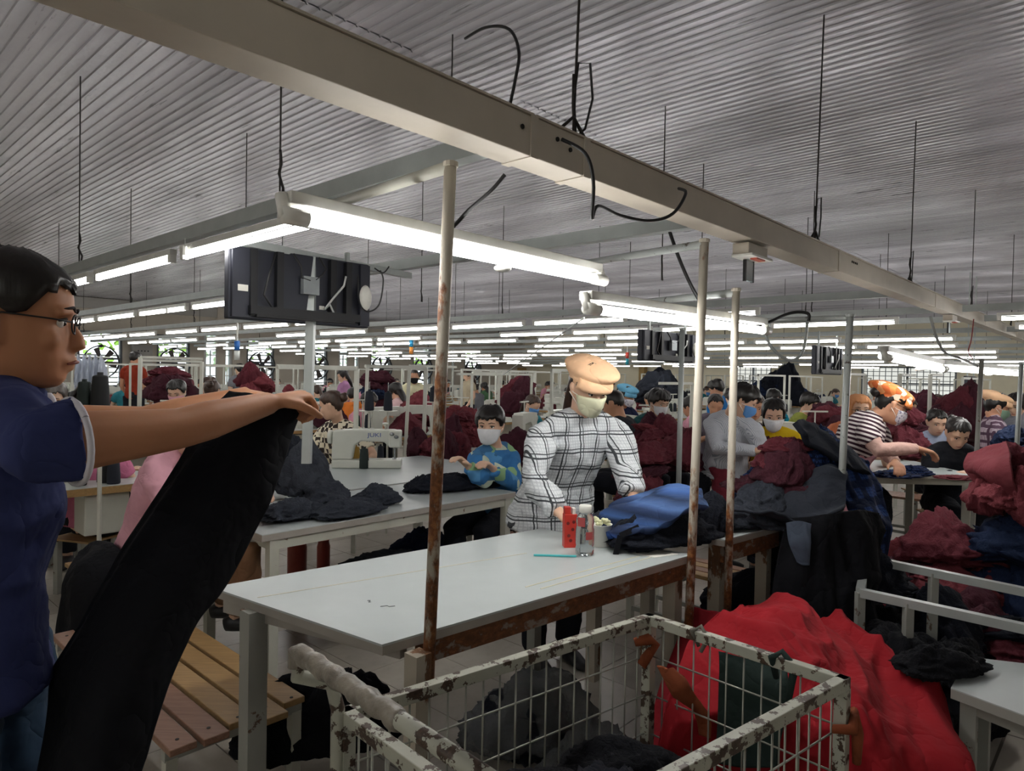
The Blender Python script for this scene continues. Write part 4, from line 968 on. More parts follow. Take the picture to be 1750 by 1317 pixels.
# slatted benches
def bench(lab, p_end, dirv, length, width, z, n, mats, group=None, wz=0.022):
    """p_end: middle of the near end; dirv: direction away; planks laid along it"""
    d = Vector((dirv[0], dirv[1], 0)).normalized(); s = Vector((d.y, -d.x, 0)); r = thing('slatted_bench', lab, 'bench', lift(p_end, 0), 0, group)
    pw = width/n*0.84; g = width/n
    for k in range(n):
        off = s*((k-(n-1)/2)*g); m = MB(); e = 0.03*math.sin(k*2.7)
        m.beam(lift(off-d*e, z-wz/2), lift(off+d*(length+e), z-wz/2), pw, wz); m.build('plank', mats[k % len(mats)], r, bevel=0.003)
        for q in (0.05, length-0.06):
            b = MB(); b.lathe([(0.006, 0), (0.006, 0.0012)], 8, c=tuple(lift(off+d*q, z))); b.build('bolt', M_ROD, r)
    for q in (0.06, length*0.5, length-0.06):
        m = MB(); m.beam(lift(s*(-width/2+.01)+d*q, z-wz-0.018), lift(s*(width/2-.01)+d*q, z-wz-0.018), 0.03, 0.033); m.build('crossbar', M_LEG, r)
    for sx in (-1, 1):
        for q in (0.06, length-0.06):
            m = MB(); m.beam(lift(s*sx*(width/2-.03)+d*q, 0), lift(s*sx*(width/2-.03)+d*q, z-wz-0.03), 0.035, 0.035, tuple(d)); m.build('leg', M_LEGW, r)
        m = MB(); m.beam(lift(s*sx*(width/2-.03)+d*0.06, 0.13), lift(s*sx*(width/2-.03)+d*(length-.06), 0.13), 0.025, 0.025); m.build('stretcher', M_LEG, r)
    return r
e0, e1 = G(550, 1197, 0.38), G(285, 1312, 0.38)
Vd = (-C_, S_)
bench('wooden slatted bench with worn reddish and yellow planks behind the hanging black cloth', (e0+e1)/2+Vector((-0.04, 0.05, 0)), Vd, 1.25, 0.47, 0.38, 5, [M_WOODR, M_WOODR, M_WOODY, M_WOODY, M_WOODY])
bench('wooden slatted bench the woman in the pink blouse sits on', lift(G(255, 1010, 0.45), 0), Vd, 0.8, 0.30, 0.45, 3, [M_WOODY])
bench('low slatted bench on the floor seen between the near tables and the trolley', G(1235, 1000, 0.42)+Vector((0.25, 0.1, 0)), Vd, 0.8, 0.34, 0.42, 4, [M_WOODY, M_WOODR])
bench('slatted bench seen through the frame of the right-hand white table', lift(P(1600, 850, 6.1), 0), Vd, 0.9, 0.32, 0.45, 4, [M_WOODR])
bench('slatted bench beneath the seated woman in the blue and green plaid jacket', lift(P(865, 880, 4.35), 0), (-0.2, 1), 0.8, 0.32, 0.46, 4, [M_WOODR])

# second row table with sewing machine table behind
def rect(u0, u1, v0, v1, z): return [W(u0, v0, z), W(u1, v0, z), W(u1, v1, z), W(u0, v1, z)]
def simple_table(lab, quad, z, top, edge, legm, apron=True, group=None, edge_th=0.03, name='work_table', cat='table', legw=0.045):
    c = sum(quad, Vector())/4; o = lift(c, 0); r = thing(name, lab, cat, o, 0, group); q = [p-o for p in quad]
    m = MB(); slab(m, q, z, 0.004); m.build('tabletop', top, r)
    m = MB(); slab(m, q, z-0.004, edge_th); m.build('tabletop_edge', edge, r)
    cc = sum(q, Vector())/4
    for i in range(4):
        a = lift(q[i]+(cc-q[i]).normalized()*0.07, 0); b = lift(q[(i+1) % 4]+(cc-q[(i+1) % 4]).normalized()*0.07, 0)
        m = MB(); m.beam(a, lift(a, z-edge_th-0.004), legw, legw, (0.73, -0.68, 0)); m.build('leg', legm, r)
        if apron: m = MB(); m.beam(lift(a, z-edge_th-0.03), lift(b, z-edge_th-0.03), 0.025, 0.045); m.build('apron_rail', legm, r)
    return r
simple_table('grey laminate work table with blue chalk marks, second row, dark garments on it', rect(1.50, 3.20, 2.91, 3.62, 0.75), 0.75, M_TOP, M_EDGE, M_LEGW)
simple_table('grey laminate table top behind the second-row table, carrying the white sewing machine', rect(1.75, 3.95, 3.66, 4.75, 0.75), 0.75, M_TOP, M_EDGE, M_LEGW)
p0, p1 = G(1478, 808, TZ), G(1672, 812, TZ); dd = (p1-p0); nrm = Vector((-dd.y, dd.x, 0)).normalized()
simple_table('white framed table at the right where the woman in the striped shirt works', [p0-dd*0.15, p1, p1+nrm*0.85, p0-dd*0.15+nrm*0.85], TZ, M_TOP, M_LEGW, M_LEGW, legw=0.055)
p0, p1 = G(1600, 1170, 0.55), G(1770, 1225, 0.55)
simple_table('low white table top in the lower right corner with dark cloth on it', [G(1625, 1175, 0.5), G(1800, 1240, 0.5), G(1900, 1150, 0.5), G(1655, 1122, 0.5)], 0.5, M_TOP, M_LEG, M_LEG)
# grey rail rack at the right
rk = thing('rail_rack', 'grey square-tube rack with two horizontal rails in front of the maroon clothes heap', 'rack', lift(P(1620, 1000, 3.2), 0)); o = rk.location
R0, R1 = G(1482, 955, 0.62), G(1790, 1019, 0.62); S0, S1 = G(1470, 1012, 0.58)+Vector((0, 0, 0)), G(1790, 1082, 0.58)
for a, b in ((R0, R1), (S0, S1)): m = MB(); m.beam(a-o, b-o, 0.035, 0.035); m.build('rail', M_TRAY, rk)
m = MB(); m.beam(R1-o, S1-o, 0.035, 0.035); m.build('rail', M_TRAY, rk); m = MB(); m.beam(R0-o, S0-o, 0.035, 0.035); m.build('rail', M_TRAY, rk)
for p in (R0, R0.lerp(R1, 0.41), R1, S0, S0.lerp(S1, 0.29), S1): m = MB(); m.beam(lift(p-o, 0), lift(p-o, p.z), 0.032, 0.032); m.build('post', M_LEG, rk)

# sewing machines
M_MACH = mat('machine_enamel', 'cfd0c6', 0.32, var=0.04); M_STEEL = mat('steel', 'a8abad', 0.25, 0.9, 0.05); M_JBLUE = mat('machine_blue_print', '2a4c94', 0.4)
def machine_parts(r, text=False):
    m = MB(); m.box((0, 0, 0.035), (0.47, 0.17, 0.07)); m.build('machine_bed', M_MACH, r, bevel=0.008)
    m = MB(); m.prism([(-0.215, 0.20), (-0.225, 0.31), (-0.19, 0.335), (0.12, 0.335), (0.235, 0.325), (0.24, 0.07), (0.10, 0.07), (0.085, 0.20), (0.04, 0.235), (-0.12, 0.225), (-0.14, 0.19)], (0, 0.055, 0), (1, 0, 0), (0, 0, 1), (0, -1, 0), 0.11); m.build('machine_arm', M_MACH, r, bevel=0.012)
    m = MB(); m.box((-0.19, -0.005, 0.255), (0.085, 0.125, 0.15)); m.build('needle_head', M_MACH, r, bevel=0.012)
    m = MB(); m.tube([(-0.185, 0, 0.19), (-0.185, 0, 0.075)], [0.008, 0.004], 8); m.box((-0.185, -0.005, 0.078), (0.03, 0.05, 0.006)); m.build('needle_bar', M_STEEL, r)
    m = MB(); m.lathe([(0.02, 0), (0.058, 0.003), (0.062, 0.012), (0.055, 0.03), (0.03, 0.034)], 18, M=Matrix.Translation((0.24, 0, 0.265)) @ Matrix.Rotation(math.pi/2, 4, 'Y')); m.build('handwheel', M_MACH, r, True)
    m = MB(); m.box((0.19, 0.10, 0.2), (0.12, 0.10, 0.18)); m.build('motor_box', M_MACH, r, bevel=0.01)
    for x, z in ((-0.17, 0.30), (-0.20, 0.275)): m = MB(); m.lathe([(0.012, 0), (0.016, 0.008), (0.006, 0.014)], 10, M=Matrix.Translation((x, -0.067, z)) @ Matrix.Rotation(math.pi/2, 4, 'X')); m.build('tension_dial', M_STEEL, r, True)
    m = MB(); m.tube([(-0.12, 0.0, 0.335), (-0.12, 0, 0.38)], 0.006, 6); m.ell((-0.12, 0, 0.385), (0.022, 0.022, 0.012)); m.build('oil_cap', M_MACH, r, True)
def text_mesh(s, size, m_, parent, M, ext=0.0006):
    cu = bpy.data.curves.new('writing', 'FONT'); cu.body = s; cu.size = size; cu.extrude = ext; cu.align_x = 'CENTER'; cu.align_y = 'CENTER'
    ob = bpy.data.objects.new('tmp', cu); COL.objects.link(ob); dg = bpy.context.evaluated_depsgraph_get(); dg.update()
    me = bpy.data.meshes.new_from_object(ob.evaluated_get(dg)); bpy.data.objects.remove(ob); me.materials.clear(); me.name = 'lettering'
    me.transform(M); return link('lettering', me, m_, parent)
def machine(lab, loc, rz, group=None, text=False):
    r = thing('sewing_machine', lab, 'sewing machine', loc, rz, group); machine_parts(r)
    if text: text_mesh('JUKI', 0.055, M_JBLUE, r, Matrix.Translation((-0.05, -0.0565, 0.285)) @ Matrix.Rotation(math.pi/2, 4, 'X'))
    return r
# the one in the middle distance seen from the front: handwheel left, needle right
pm = G(628, 797, 0.755); jm = machine('white industrial sewing machine with blue lettering on the table behind the second-row table', lift(pm, 0.752), 0.0, None)
# its operator side faces the camera, mirrored layout: handwheel at the left
for ch in jm.children:
    ch.data = ch.data.copy(); ch.data.transform(Matrix.Scale(-1, 4, (1, 0, 0))); ch.data.flip_normals()
jm.rotation_euler = (0, 0, 0.10)
jm.scale = (1.12, 1, 0.88)
text_mesh('JUKI', 0.05, M_JBLUE, [c_ for c_ in jm.children if c_.name.startswith('machine_arm')][0], Matrix.Translation((0.05, -0.0565, 0.288)) @ Matrix.Rotation(math.pi/2, 4, 'X'))

# thread cones
def cone_proto(): 
    m = MB(); m.lathe([(0.034, 0.0), (0.038, 0.006), (0.0375, 0.05), (0.034, 0.10), (0.030, 0.145), (0.026, 0.15), (0.012, 0.153), (0.012, 0.165), (0.006, 0.165)], 16); return m.mesh('thread_cone', True)
CONE = cone_proto(); M_TH_G = mat('thread_green', '1e2a27', 0.8, bump=0.5, bscale=200); M_TH_N = mat('thread_navy', '1d222e', 0.8, bump=0.5, bscale=200); M_TH_Y = mat('thread_mustard', 'b08a3a', 0.8); M_TH_K = mat('thread_black', '17181a', 0.8)
def cone(loc, m_, lab, group=None, s=1.0, sx=1.0):
    me = CONE if 0 else None
    key = 'thread_cone_'+m_.name
    if key not in bpy.data.meshes: c = CONE.copy(); c.name = key; c.materials.append(m_)
    o = link('thread_cone', bpy.data.meshes[key]); o.location = loc; o.scale = (s*sx, s*sx, s); return tag(o, lab, 'thread cone', group)
# ------------------------------------------------------------------ the people near the camera
def PJ(d, face, seated=False, foot=None):
    J = {k: (P(*v) if isinstance(v, tuple) else v) for k, v in d.items()}
    f = Vector((face[0], face[1], 0)).normalized(); sx = Vector((f.y, -f.x, 0))     # her/his right
    J.setdefault('wa', J['pel'].lerp(J['nk'], 0.28)); J.setdefault('ch', J['pel'].lerp(J['nk'], 0.66))
    for s, k in (('R', 1), ('L', -1)):
        J.setdefault('hp'+s, J['pel']+sx*0.085*k-Vector((0, 0, 0.03)))
        if seated:
            J.setdefault('kn'+s, lift(J['pel']+sx*0.11*k+f*0.40, 0.50)); J.setdefault('an'+s, lift(J['kn'+s]-f*0.05, 0.08))
        else:
            J.setdefault('kn'+s, lift(J['pel'].lerp(J['pel']+sx*0.1*k, 1)+f*0.03, 0.47)); J.setdefault('an'+s, lift(J['pel']+sx*0.1*k-f*0.02, 0.08))
    return J
M_NAVY = fabric('navy_tee', '323963'); M_JEANS = fabric('jeans_blue', '2c3f55', 0.3); M_WHITETRIM = fabric('white_trim', 'cfccd4')
J = PJ(dict(hd=(20, 546, 1.28), nk=(-8, 672, 1.27), shR=(50, 764, 1.13), shL=(22, 735, 1.46), elR=(306, 732, 1.33), wrR=(462, 688, 1.52), elL=(248, 722, 1.64), wrL=(425, 676, 1.80),
            pel=(-66, 1108, 1.28), wa=(-52, 985, 1.28), ch=(-22, 845, 1.28)), (1, 0.1, 0))
dR = (P(556, 668, 1.62)-J['wrR']).normalized(); dL = (P(520, 690, 1.86)-J['wrL']).normalized()
man, Mh, cuffs = person('man in navy T-shirt and glasses at the left edge, holding up a long black cloth', J, (1, 0.5, -0.07), (M_NAVY, 't_shirt'), SK_TAN, 'short', H_BLACK, glasses=True, voxel=0.0055,
    trousers=M_JEANS, curl=(1.15, 1.1), hands={'R': (dR, Vector((0.1, 0.25, -1)), Vector((0.2, -0.8, 0.5))), 'L': (dL, Vector((0, 0, -1)), Vector((0, -1, 0)))}, arm_r=1.06, sleeve=0.13, gs=0.020, hem=0.06, fold=0.012, seed=3,
    hairkw=dict(zf=0.062, zs=0.012, zb=-0.07, off=0.013, wild=0.003), hs=1.06)
for (cp, cr, cd) in cuffs:
    m = MB(); a = cd.orthogonal().normalized(); b = cd.cross(a); m.tube([cp+(a*math.cos(q)+b*math.sin(q))*(cr*0.99) for q in [2*math.pi*i/24 for i in range(25)]], [(0.006, 0.006)]*25, 8, cap=False); m.build('sleeve_trim', M_WHITETRIM, man, True)
bb = man.location; nk = J['nk']-bb; m = MB(); ax = (J['hd']-J['nk']).normalized(); a = ax.orthogonal().normalized(); b = ax.cross(a)
m.tube([nk+ax*0.012+(a*math.cos(q)+b*math.sin(q))*0.068 for q in [2*math.pi*i/24 for i in range(25)]], [(0.012, 0.016)]*25, 8, cap=False); m.build('collar', M_NAVY, man, True)

M_PLAIDW = plaid('plaid_white', 'd3d7da', '20252b', 0.088, 0.085, '9aa0a8'); M_DKTR = fabric('dark_trousers', '1d1f26'); M_PEACH = fabric('peach_cap', 'efc39c'); M_MASKG = fabric('mask_sage', 'c9c9ac')
J = PJ(dict(hd=(1006, 662, 3.27), nk=(990, 714, 3.36), shR=(928, 742, 3.28), shL=(1052, 738, 3.46), elR=(912, 818, 3.12), wrR=(955, 876, 2.96), elL=(1070, 802, 3.30), wrL=(1083, 848, 3.12), pel=(948, 852, 3.52), wa=(953, 818, 3.50), ch=(974, 765, 3.44)), (0.45, -0.9, 0))
person('woman in black and white checked shirt and peach cap leaning on the near table', J, (0.42, -0.85, -0.42), (M_PLAIDW, 'checked_shirt'), SK_FAIR, 'pony', H_BROWN, mask=M_MASKG, cap=M_PEACH, voxel=0.007, trousers=M_DKTR,
    short=False, curl=(0.7, 0.6), bulk=1.22, hem=0.14, fold=0.018, seed=5, arm_r=1.08, gs=0.022, hs=1.05,
    hands={'R': (Vector((0.5, -0.75, -0.35)), Vector((0, -.3, -1)), Vector((0.8, 0.4, 0))), 'L': (Vector((0.25, -0.9, -0.3)), Vector((0, -.3, -1)), Vector((-1, 0, 0)))})

M_PINK = fabric('pink_blouse', 'd9a2b0'); M_BROWN = fabric('brown_trousers', '7a5a42')
J = PJ(dict(hd=(348, 738, 3.12), nk=(306, 768, 3.2), shR=(262, 800, 3.02), shL=(320, 790, 3.42), elR=(300, 880, 2.92), wrR=(395, 872, 3.05), elL=(380, 870, 3.4), wrL=(430, 850, 3.3), pel=(246, 955, 3.32), knR=(425, 945, 3.22), knL=(420, 930, 3.5), anR=(405, 1050, 3.25), anL=(380, 1030, 3.5)), (0.95, 0.2, 0), True)
person('woman in a pink blouse sitting on a bench behind the hanging black cloth, back turned', J, (0.9, 0.25, -0.3), (M_PINK, 'blouse'), SK_FAIR, 'bun', H_BLACK, mask=M_LABEL, voxel=0.008, trousers=M_BROWN, short=True, sleeve=0.42, fold=0.014, seed=8, bulk=1.08)

t = NT('plaid_bluegreen'); vo = t.add('ShaderNodeTexVoronoi'); vo.inputs['Scale'].default_value = 13; vo.distance = 'CHEBYCHEV'; vo.inputs['Randomness'].default_value = 0.35; t.link(t.obj(), vo.inputs['Vector'])
sp = t.xyz(vo.outputs['Color']); M_PBG = t.out(t.ramp(sp[0], [(0, '3d78b0'), (0.34, '5a96c8'), (0.55, '8fb487'), (0.68, 'c4d0bd'), (0.8, '44739c'), (1, 'a3b98a')], True), 0.85, 0, 0.2)
J = PJ(dict(hd=(838, 726, 4.52), nk=(846, 766, 4.62), shR=(815, 780, 4.52), shL=(872, 778, 4.7), elR=(828, 822, 4.34), wrR=(800, 796, 4.25), elL=(876, 828, 4.5), wrL=(842, 800, 4.3), pel=(852, 872, 4.72)), (-0.45, -0.9, 0), True)
person('seated woman in blue and green checked jacket with white mask at the second-row table', J, (-0.22, -0.95, -0.10), (M_PBG, 'jacket'), SK_FAIR, 'short', H_BLACK, mask=fabric('mask_white', 'e6e8ec'), voxel=0.008, trousers=M_DKTR, short=False, fold=0.015, seed=11,
    hairkw=dict(zf=0.05, zs=0.0, zb=-0.09, off=0.016), hs=1.05, legs=True)

t = NT('blocks_print'); ck = t.add('ShaderNodeTexChecker'); ck.inputs['Scale'].default_value = 22; t.link(t.obj(), ck.inputs['Vector']); ck.inputs['Color1'].default_value = rgb('e6ddc6'); ck.inputs['Color2'].default_value = rgb('3a322e')
nz = t.noise(13, 2); M_BLOCK = t.out(t.mix(t.ramp(nz, [(0.55, (0, 0, 0)), (0.58, (1, 1, 1))], True), ck.outputs[0], 'e6ddc6'), 0.85, 0, 0.2)
J = PJ(dict(hd=(566, 692, 5.9), nk=(578, 722, 5.98), shL=(548, 742, 6.1), shR=(614, 742, 5.9), elL=(540, 790, 6.0), wrL=(520, 800, 5.7), elR=(640, 780, 5.8), wrR=(600, 800, 5.6), pel=(585, 822, 6.15)), (-0.9, 0.1, 0), True)
person('seated woman with a brown hair bun and patterned cream blouse, behind the lettered sewing machine', J, (-0.85, 0.1, -0.25), (M_BLOCK, 'patterned_blouse'), SK_FAIR, 'bun', H_BROWN, voxel=0.010, trousers=M_DKTR, short=True, sleeve=0.34, fold=0.012, seed=12)

M_PINST = stripes('pinstripe', 'c0c3ca', '969ba5', 0.008, 0.3, 0); M_MAROONT = fabric('maroon_trousers', '7c2f3c')
J = PJ(dict(hd=(1270, 684, 5.05), nk=(1248, 710, 5.15), shL=(1215, 722, 5.25), shR=(1286, 730, 5.0), elL=(1230, 765, 5.0), wrL=(1296, 770, 4.85), elR=(1300, 765, 4.95), wrR=(1318, 778, 4.85), pel=(1238, 800, 5.3)), (0.75, -0.2, 0))
person('standing man in a pale pinstriped shirt and maroon trousers, behind the right rusty pole', J, (0.75, -0.25, -0.4), (M_PINST, 'striped_shirt'), SK_FAIR, 'thick', H_BLACK, mask=fabric('mask_blue', '5f93cf'), voxel=0.010, trousers=M_MAROONT, short=False, fold=0.012, seed=14, bulk=1.1, hem=0.03)

M_STRIPE = stripes('shirt_stripes', 'dcd5d3', '3b2430', 0.030, 0.52, 2, 0.35); M_SLEEVE = fabric('arm_sleeve', 'c9a59a'); M_APRON = fabric('pink_apron', 'b98a92')
t = NT('orange_print'); vz = t.add('ShaderNodeTexVoronoi'); vz.inputs['Scale'].default_value = 26; t.link(t.obj(), vz.inputs['Vector']); M_ORCAP = t.out(t.ramp(t.xyz(vz.outputs['Color'])[0], [(0, 'e58a4e'), (0.55, 'e9a06a'), (0.75, 'f0e0c8'), (0.9, 'd06a3a')], True), 0.85, 0, 0.2)
t = NT('mask_speckle'); vz = t.add('ShaderNodeTexVoronoi'); vz.inputs['Scale'].default_value = 90; t.link(t.obj(), vz.inputs['Vector']); M_MSP = t.out(t.ramp(t.xyz(vz.outputs['Color'])[0], [(0, 'd9d6e0'), (0.6, '8e8aa0'), (0.8, 'e8e6ee')], True), 0.85, 0, 0.2)
J = PJ(dict(hd=(1524, 691, 4.48), nk=(1492, 712, 4.52), shR=(1478, 735, 4.36), shL=(1498, 732, 4.70), elR=(1502, 768, 4.28), wrR=(1568, 766, 4.30), elL=(1515, 775, 4.75), wrL=(1530, 790, 4.55), pel=(1436, 798, 4.62), wa=(1450, 775, 4.60), ch=(1470, 745, 4.55)), (0.9, -0.25, 0))
st, Mh2, _ = person('woman in striped shirt and patterned orange cap bending over the right-hand white table', J, (0.85, -0.12, -0.42), (M_STRIPE, 'striped_shirt'), SK_MID, 'bun', H_BLACK, mask=M_MSP, cap=M_ORCAP, glasses=True, voxel=0.008, trousers=M_APRON,
    short=True, sleeve=0.3, fold=0.010, seed=15, bulk=1.12, curl=(0.5, 0.5), hands={'R': (Vector((1, 0, -0.25)), Vector((0, 0, -1)), Vector((0, 1, 0)))}, gs=0.02)
b = st.location
for s in 'RL':
    m = MB(); A_, B_, C_2 = J['sh'+s]-b, J['el'+s]-b, J['wr'+s]-b
    m.tube([A_.lerp(B_, .5), B_, B_.lerp(C_2, .4), C_2.lerp(B_, 0.04)], [0.056, 0.048, 0.044, 0.032], 14); me = remesh(m, 'arm_sleeve', 0.008, 2); cloth_finish(me, 14, 0.010, 4, (1, 1, 1)); link('arm_sleeve', me, M_SLEEVE, st)
m = MB(); pl, wa = J['pel']-b, J['wa']-b; m.tube([pl+Vector((0, 0, -0.35)), pl, wa, J['ch']-b-Vector((0, 0, 0.03))], [(.19, .19), (.205, .155), (.19, .145), (.13, .135)], 18, side=(J['shR']-J['shL']).normalized()); me = remesh(m, 'apron', 0.012, 2); cloth_finish(me, 7, 0.02, 3); link('apron', me, M_APRON, st)

# people further back, one by one
STOOL = None
def stool(p, h, rz, who):
    global STOOL
    lab = 'small wooden stool under the '+' '.join(who.split(',')[0].split()[:10])
    if STOOL is None:
        STOOL = thing('wooden_stool', lab, 'stool', (p.x, p.y, 0), rz, 'wooden stools'); m = MB(); m.box((0, 0, 0.985), (0.34, 0.28, 0.03)); m.build('seat', M_WOODY, STOOL)
        for x in (-.13, .13):
            for y in (-.1, .1): m = MB(); m.box((x, y, 0.485), (0.035, 0.035, 0.97)); m.build('leg', M_LEG, STOOL)
        STOOL.scale = (1, 1, h); reg(STOOL); return STOOL
    c = copy_tree(STOOL, (p.x, p.y, 0), rz, lab, 'wooden stools'); c.scale = (1, 1, h); return c
def auto(lab, px, py, d, kind, face, shirt, sk=SK_MID, hair='short', hm=H_BLACK, seed=1, tr=None, name=None, **kw):
    J = pose(kind); h = P(px, py, d); k = min(1.12, max(0.86, h.z/J['hd'].z)); J = {a: v*k for a, v in J.items()}
    f = Vector((face[0], face[1], 0)).normalized(); rz = math.atan2(-f.x, f.y); M = Matrix.Rotation(rz, 4, 'Z'); off = M @ J['hd']
    J = {a: (M @ v)+Vector((h.x-off.x, h.y-off.y, 0)) for a, v in J.items()}
    kw.setdefault('voxel', 0.011 if d < 6 else 0.014); kw.setdefault('eyes', d < 7.5)
    fc = Vector((face[0], face[1], kw.pop('tilt', -0.35)))
    if kind == 'sit': stool(J['pel'], J['pel'].z-0.115, rz, lab)
    return person(lab, J, fc, (shirt, kw.pop('sn', 'shirt')), sk, hair, hm, seed=seed, trousers=tr or M_DKTR, fold=0.012, **kw)
MW = fabric('mask_white', 'e6e8ec')
auto('seated woman in a yellow top with a white mask, behind the big clothes heap', 1322, 708, 5.3, 'sit', (-0.3, -1), fabric('yellow_top', 'd9b81f'), SK_FAIR, 'long', H_BLACK, 21, mask=MW)
auto('woman in glasses and an orange headscarf, behind the grey pole', 1467, 696, 5.6, 'sit', (-0.15, -1), fabric('coral_lace', 'd98560'), SK_FAIR, None, H_BLACK, 22, glasses=True, scarf=fabric('scarf_orange', 'd99a6c'), tilt=-0.05)
auto('smiling seated woman in a pale blue collared shirt, right half of the picture', 1600, 721, 6.6, 'sit', (-0.15, -1), fabric('pale_blue', 'aab6cf'), SK_FAIR, 'pony', H_BLACK, 23)
auto('seated woman in a black cardigan looking down, beyond the right-hand white table', 1636, 739, 5.5, 'sit', (-0.2, -1), fabric('black_knit', '1e2026'), SK_FAIR, 'bun', H_BLACK, 24, short=False, tilt=-0.7)
auto('standing woman in a purple checked shirt and peach cap near the right edge', 1704, 694, 6.3, 'stand', (0.9, -0.3), plaid('plaid_purple', 'b9aab4', '4b3346', 0.07, 0.3), SK_MID, 'short', H_BLACK, 25, cap=M_PEACH, mask=fabric('mask_green', '7f9a86'), short=False)
auto('seated young man in a dark teal shirt with white mask and earphones', 1126, 686, 6.4, 'sit', (0.45, -0.9), fabric('teal_shirt', '1f4a4c'), SK_FAIR, 'thick', H_BLACK, 26, mask=MW)
auto('man with close-cropped hair in a black T-shirt, right of the checked-shirt woman', 1048, 686, 6.0, 'sit', (-0.8, 0.5), fabric('black_tee', '23242a'), SK_MID, 'buzz', H_BLACK, 27)
auto('person in a light blue cap and patterned mask, beyond the man with cropped hair', 1072, 668, 8.2, 'sit', (0.6, -0.8), fabric('navy_shirt2', '1f2542'), SK_MID, 'short', H_BLACK, 28, cap=fabric('blue_cap', '6fb0d2'), mask=M_MSP)
auto('man in a bright blue shirt seen from behind, between the two rusty poles', 1224, 664, 9.5, 'stand', (-0.6, 0.5), fabric('bright_blue', '2a7cc4'), SK_MID, 'thick', H_BLACK, 29)
auto('woman with a topknot seated just behind the pinstriped man', 1223, 692, 7.6, 'sit', (-0.2, -1), fabric('grey_top', '6b6470'), SK_MID, 'bun', H_BLACK, 30)
auto('girl in a cream top looking down beside the pinstriped man', 1290, 694, 6.6, 'sit', (-0.2, -1), fabric('cream_top', 'c9c2b4'), SK_MID, 'short', H_BROWN, 31)
auto('man with thick dark hair bent over a machine, right of the yellow top', 1384, 690, 7.8, 'sit', (0.7, -0.7), fabric('olive_shirt', '8d9448'), SK_FAIR, 'thick', H_BLACK, 32)
auto('standing woman in cream T-shirt and black mask in the middle distance', 708, 644, 11.8, 'stand', (0.15, -1), fabric('cream_tee', 'd8d3b0'), SK_MID, 'pony', H_BLACK, 33, mask=fabric('mask_black', '1c1c1f'), tilt=-0.05)
auto('man in a rust red shirt seen from behind, left part of the hall', 231, 612, 12.5, 'stand', (0.2, 1), fabric('rust_shirt', '8c3320'), SK_MID, 'short', H_BLACK, 34)
auto('woman in a pink checked mask looking down, above the man\'s forearm', 302, 665, 6.9, 'sit', (0.1, -1), fabric('grey_top', '6b6470'), SK_FAIR, 'short', H_BLACK, 35, mask=fabric('mask_pink', 'd8a0ac'), tilt=-0.45)
auto('standing person in a beige jacket with long hair, far middle', 799, 640, 14.0, 'stand', (-0.7, -0.4), fabric('beige_jacket', 'b0a48c'), SK_FAIR, 'long', H_BROWN, 36)
auto('person in an orange shirt bent over, beside the white frame post', 603, 676, 10.5, 'sit', (-0.3, 0.9), fabric('orange_shirt', 'd97a34'), SK_MID, 'short', H_BLACK, 37)
auto('woman with long black hair and pink top bending forward, middle distance', 676, 668, 10.0, 'sit', (-0.6, 0.3), fabric('light_pink', 'd9b7b8'), SK_FAIR, 'long', H_BLACK, 38)
auto('person in a mauve shirt with a dark bob, far middle', 586, 642, 13.0, 'stand', (-0.8, -0.4), fabric('mauve', 'b07fa6'), SK_FAIR, 'long', H_BLACK, 39)
auto('person in a black cap seated behind the thread cones at the left', 150, 682, 5.4, 'sit', (0.5, 0.8), fabric('black_tee', '23242a'), SK_FAIR, 'pony', H_BLACK, 40, tilt=-0.5)
auto('grey-haired person just beyond the man\'s shoulder', 92, 668, 5.2, 'sit', (0.4, -0.9), fabric('pale_blue', 'aab6cf'), SK_FAIR, 'short', H_GREY, 41)
auto('woman with a floral hairband, just above the man\'s forearm', 362, 668, 7.6, 'sit', (-0.2, 1), fabric('cream_top', 'c9c2b4'), SK_FAIR, 'bun', H_BROWN, 42)
auto('brown-haired woman beside the striped maroon bundle, left part of the hall', 357, 645, 9.5, 'sit', (-0.6, -0.8), fabric('maroon_top', '5a2630'), SK_FAIR, 'long', H_BROWN, 43)
auto('woman in a pink dotted blouse at the far side of the left sewing table', 190, 742, 4.7, 'sit', (0.3, 1), fabric('pink_dots', 'd27b9c'), SK_FAIR, 'bun', H_BLACK, 44)
auto('grey-shirted woman with long hair at the right edge', 1738, 700, 7.2, 'stand', (-0.8, -0.3), fabric('grey_shirt', '7f8088'), SK_FAIR, 'long', H_BLACK, 45)
auto('person in a turquoise top bending between dark heaps, behind the cream-topped girl', 1322, 680, 9.2, 'sit', (0.6, 0.4), fabric('turquoise', '1f8fa8'), SK_MID, 'short', H_BLACK, 46)
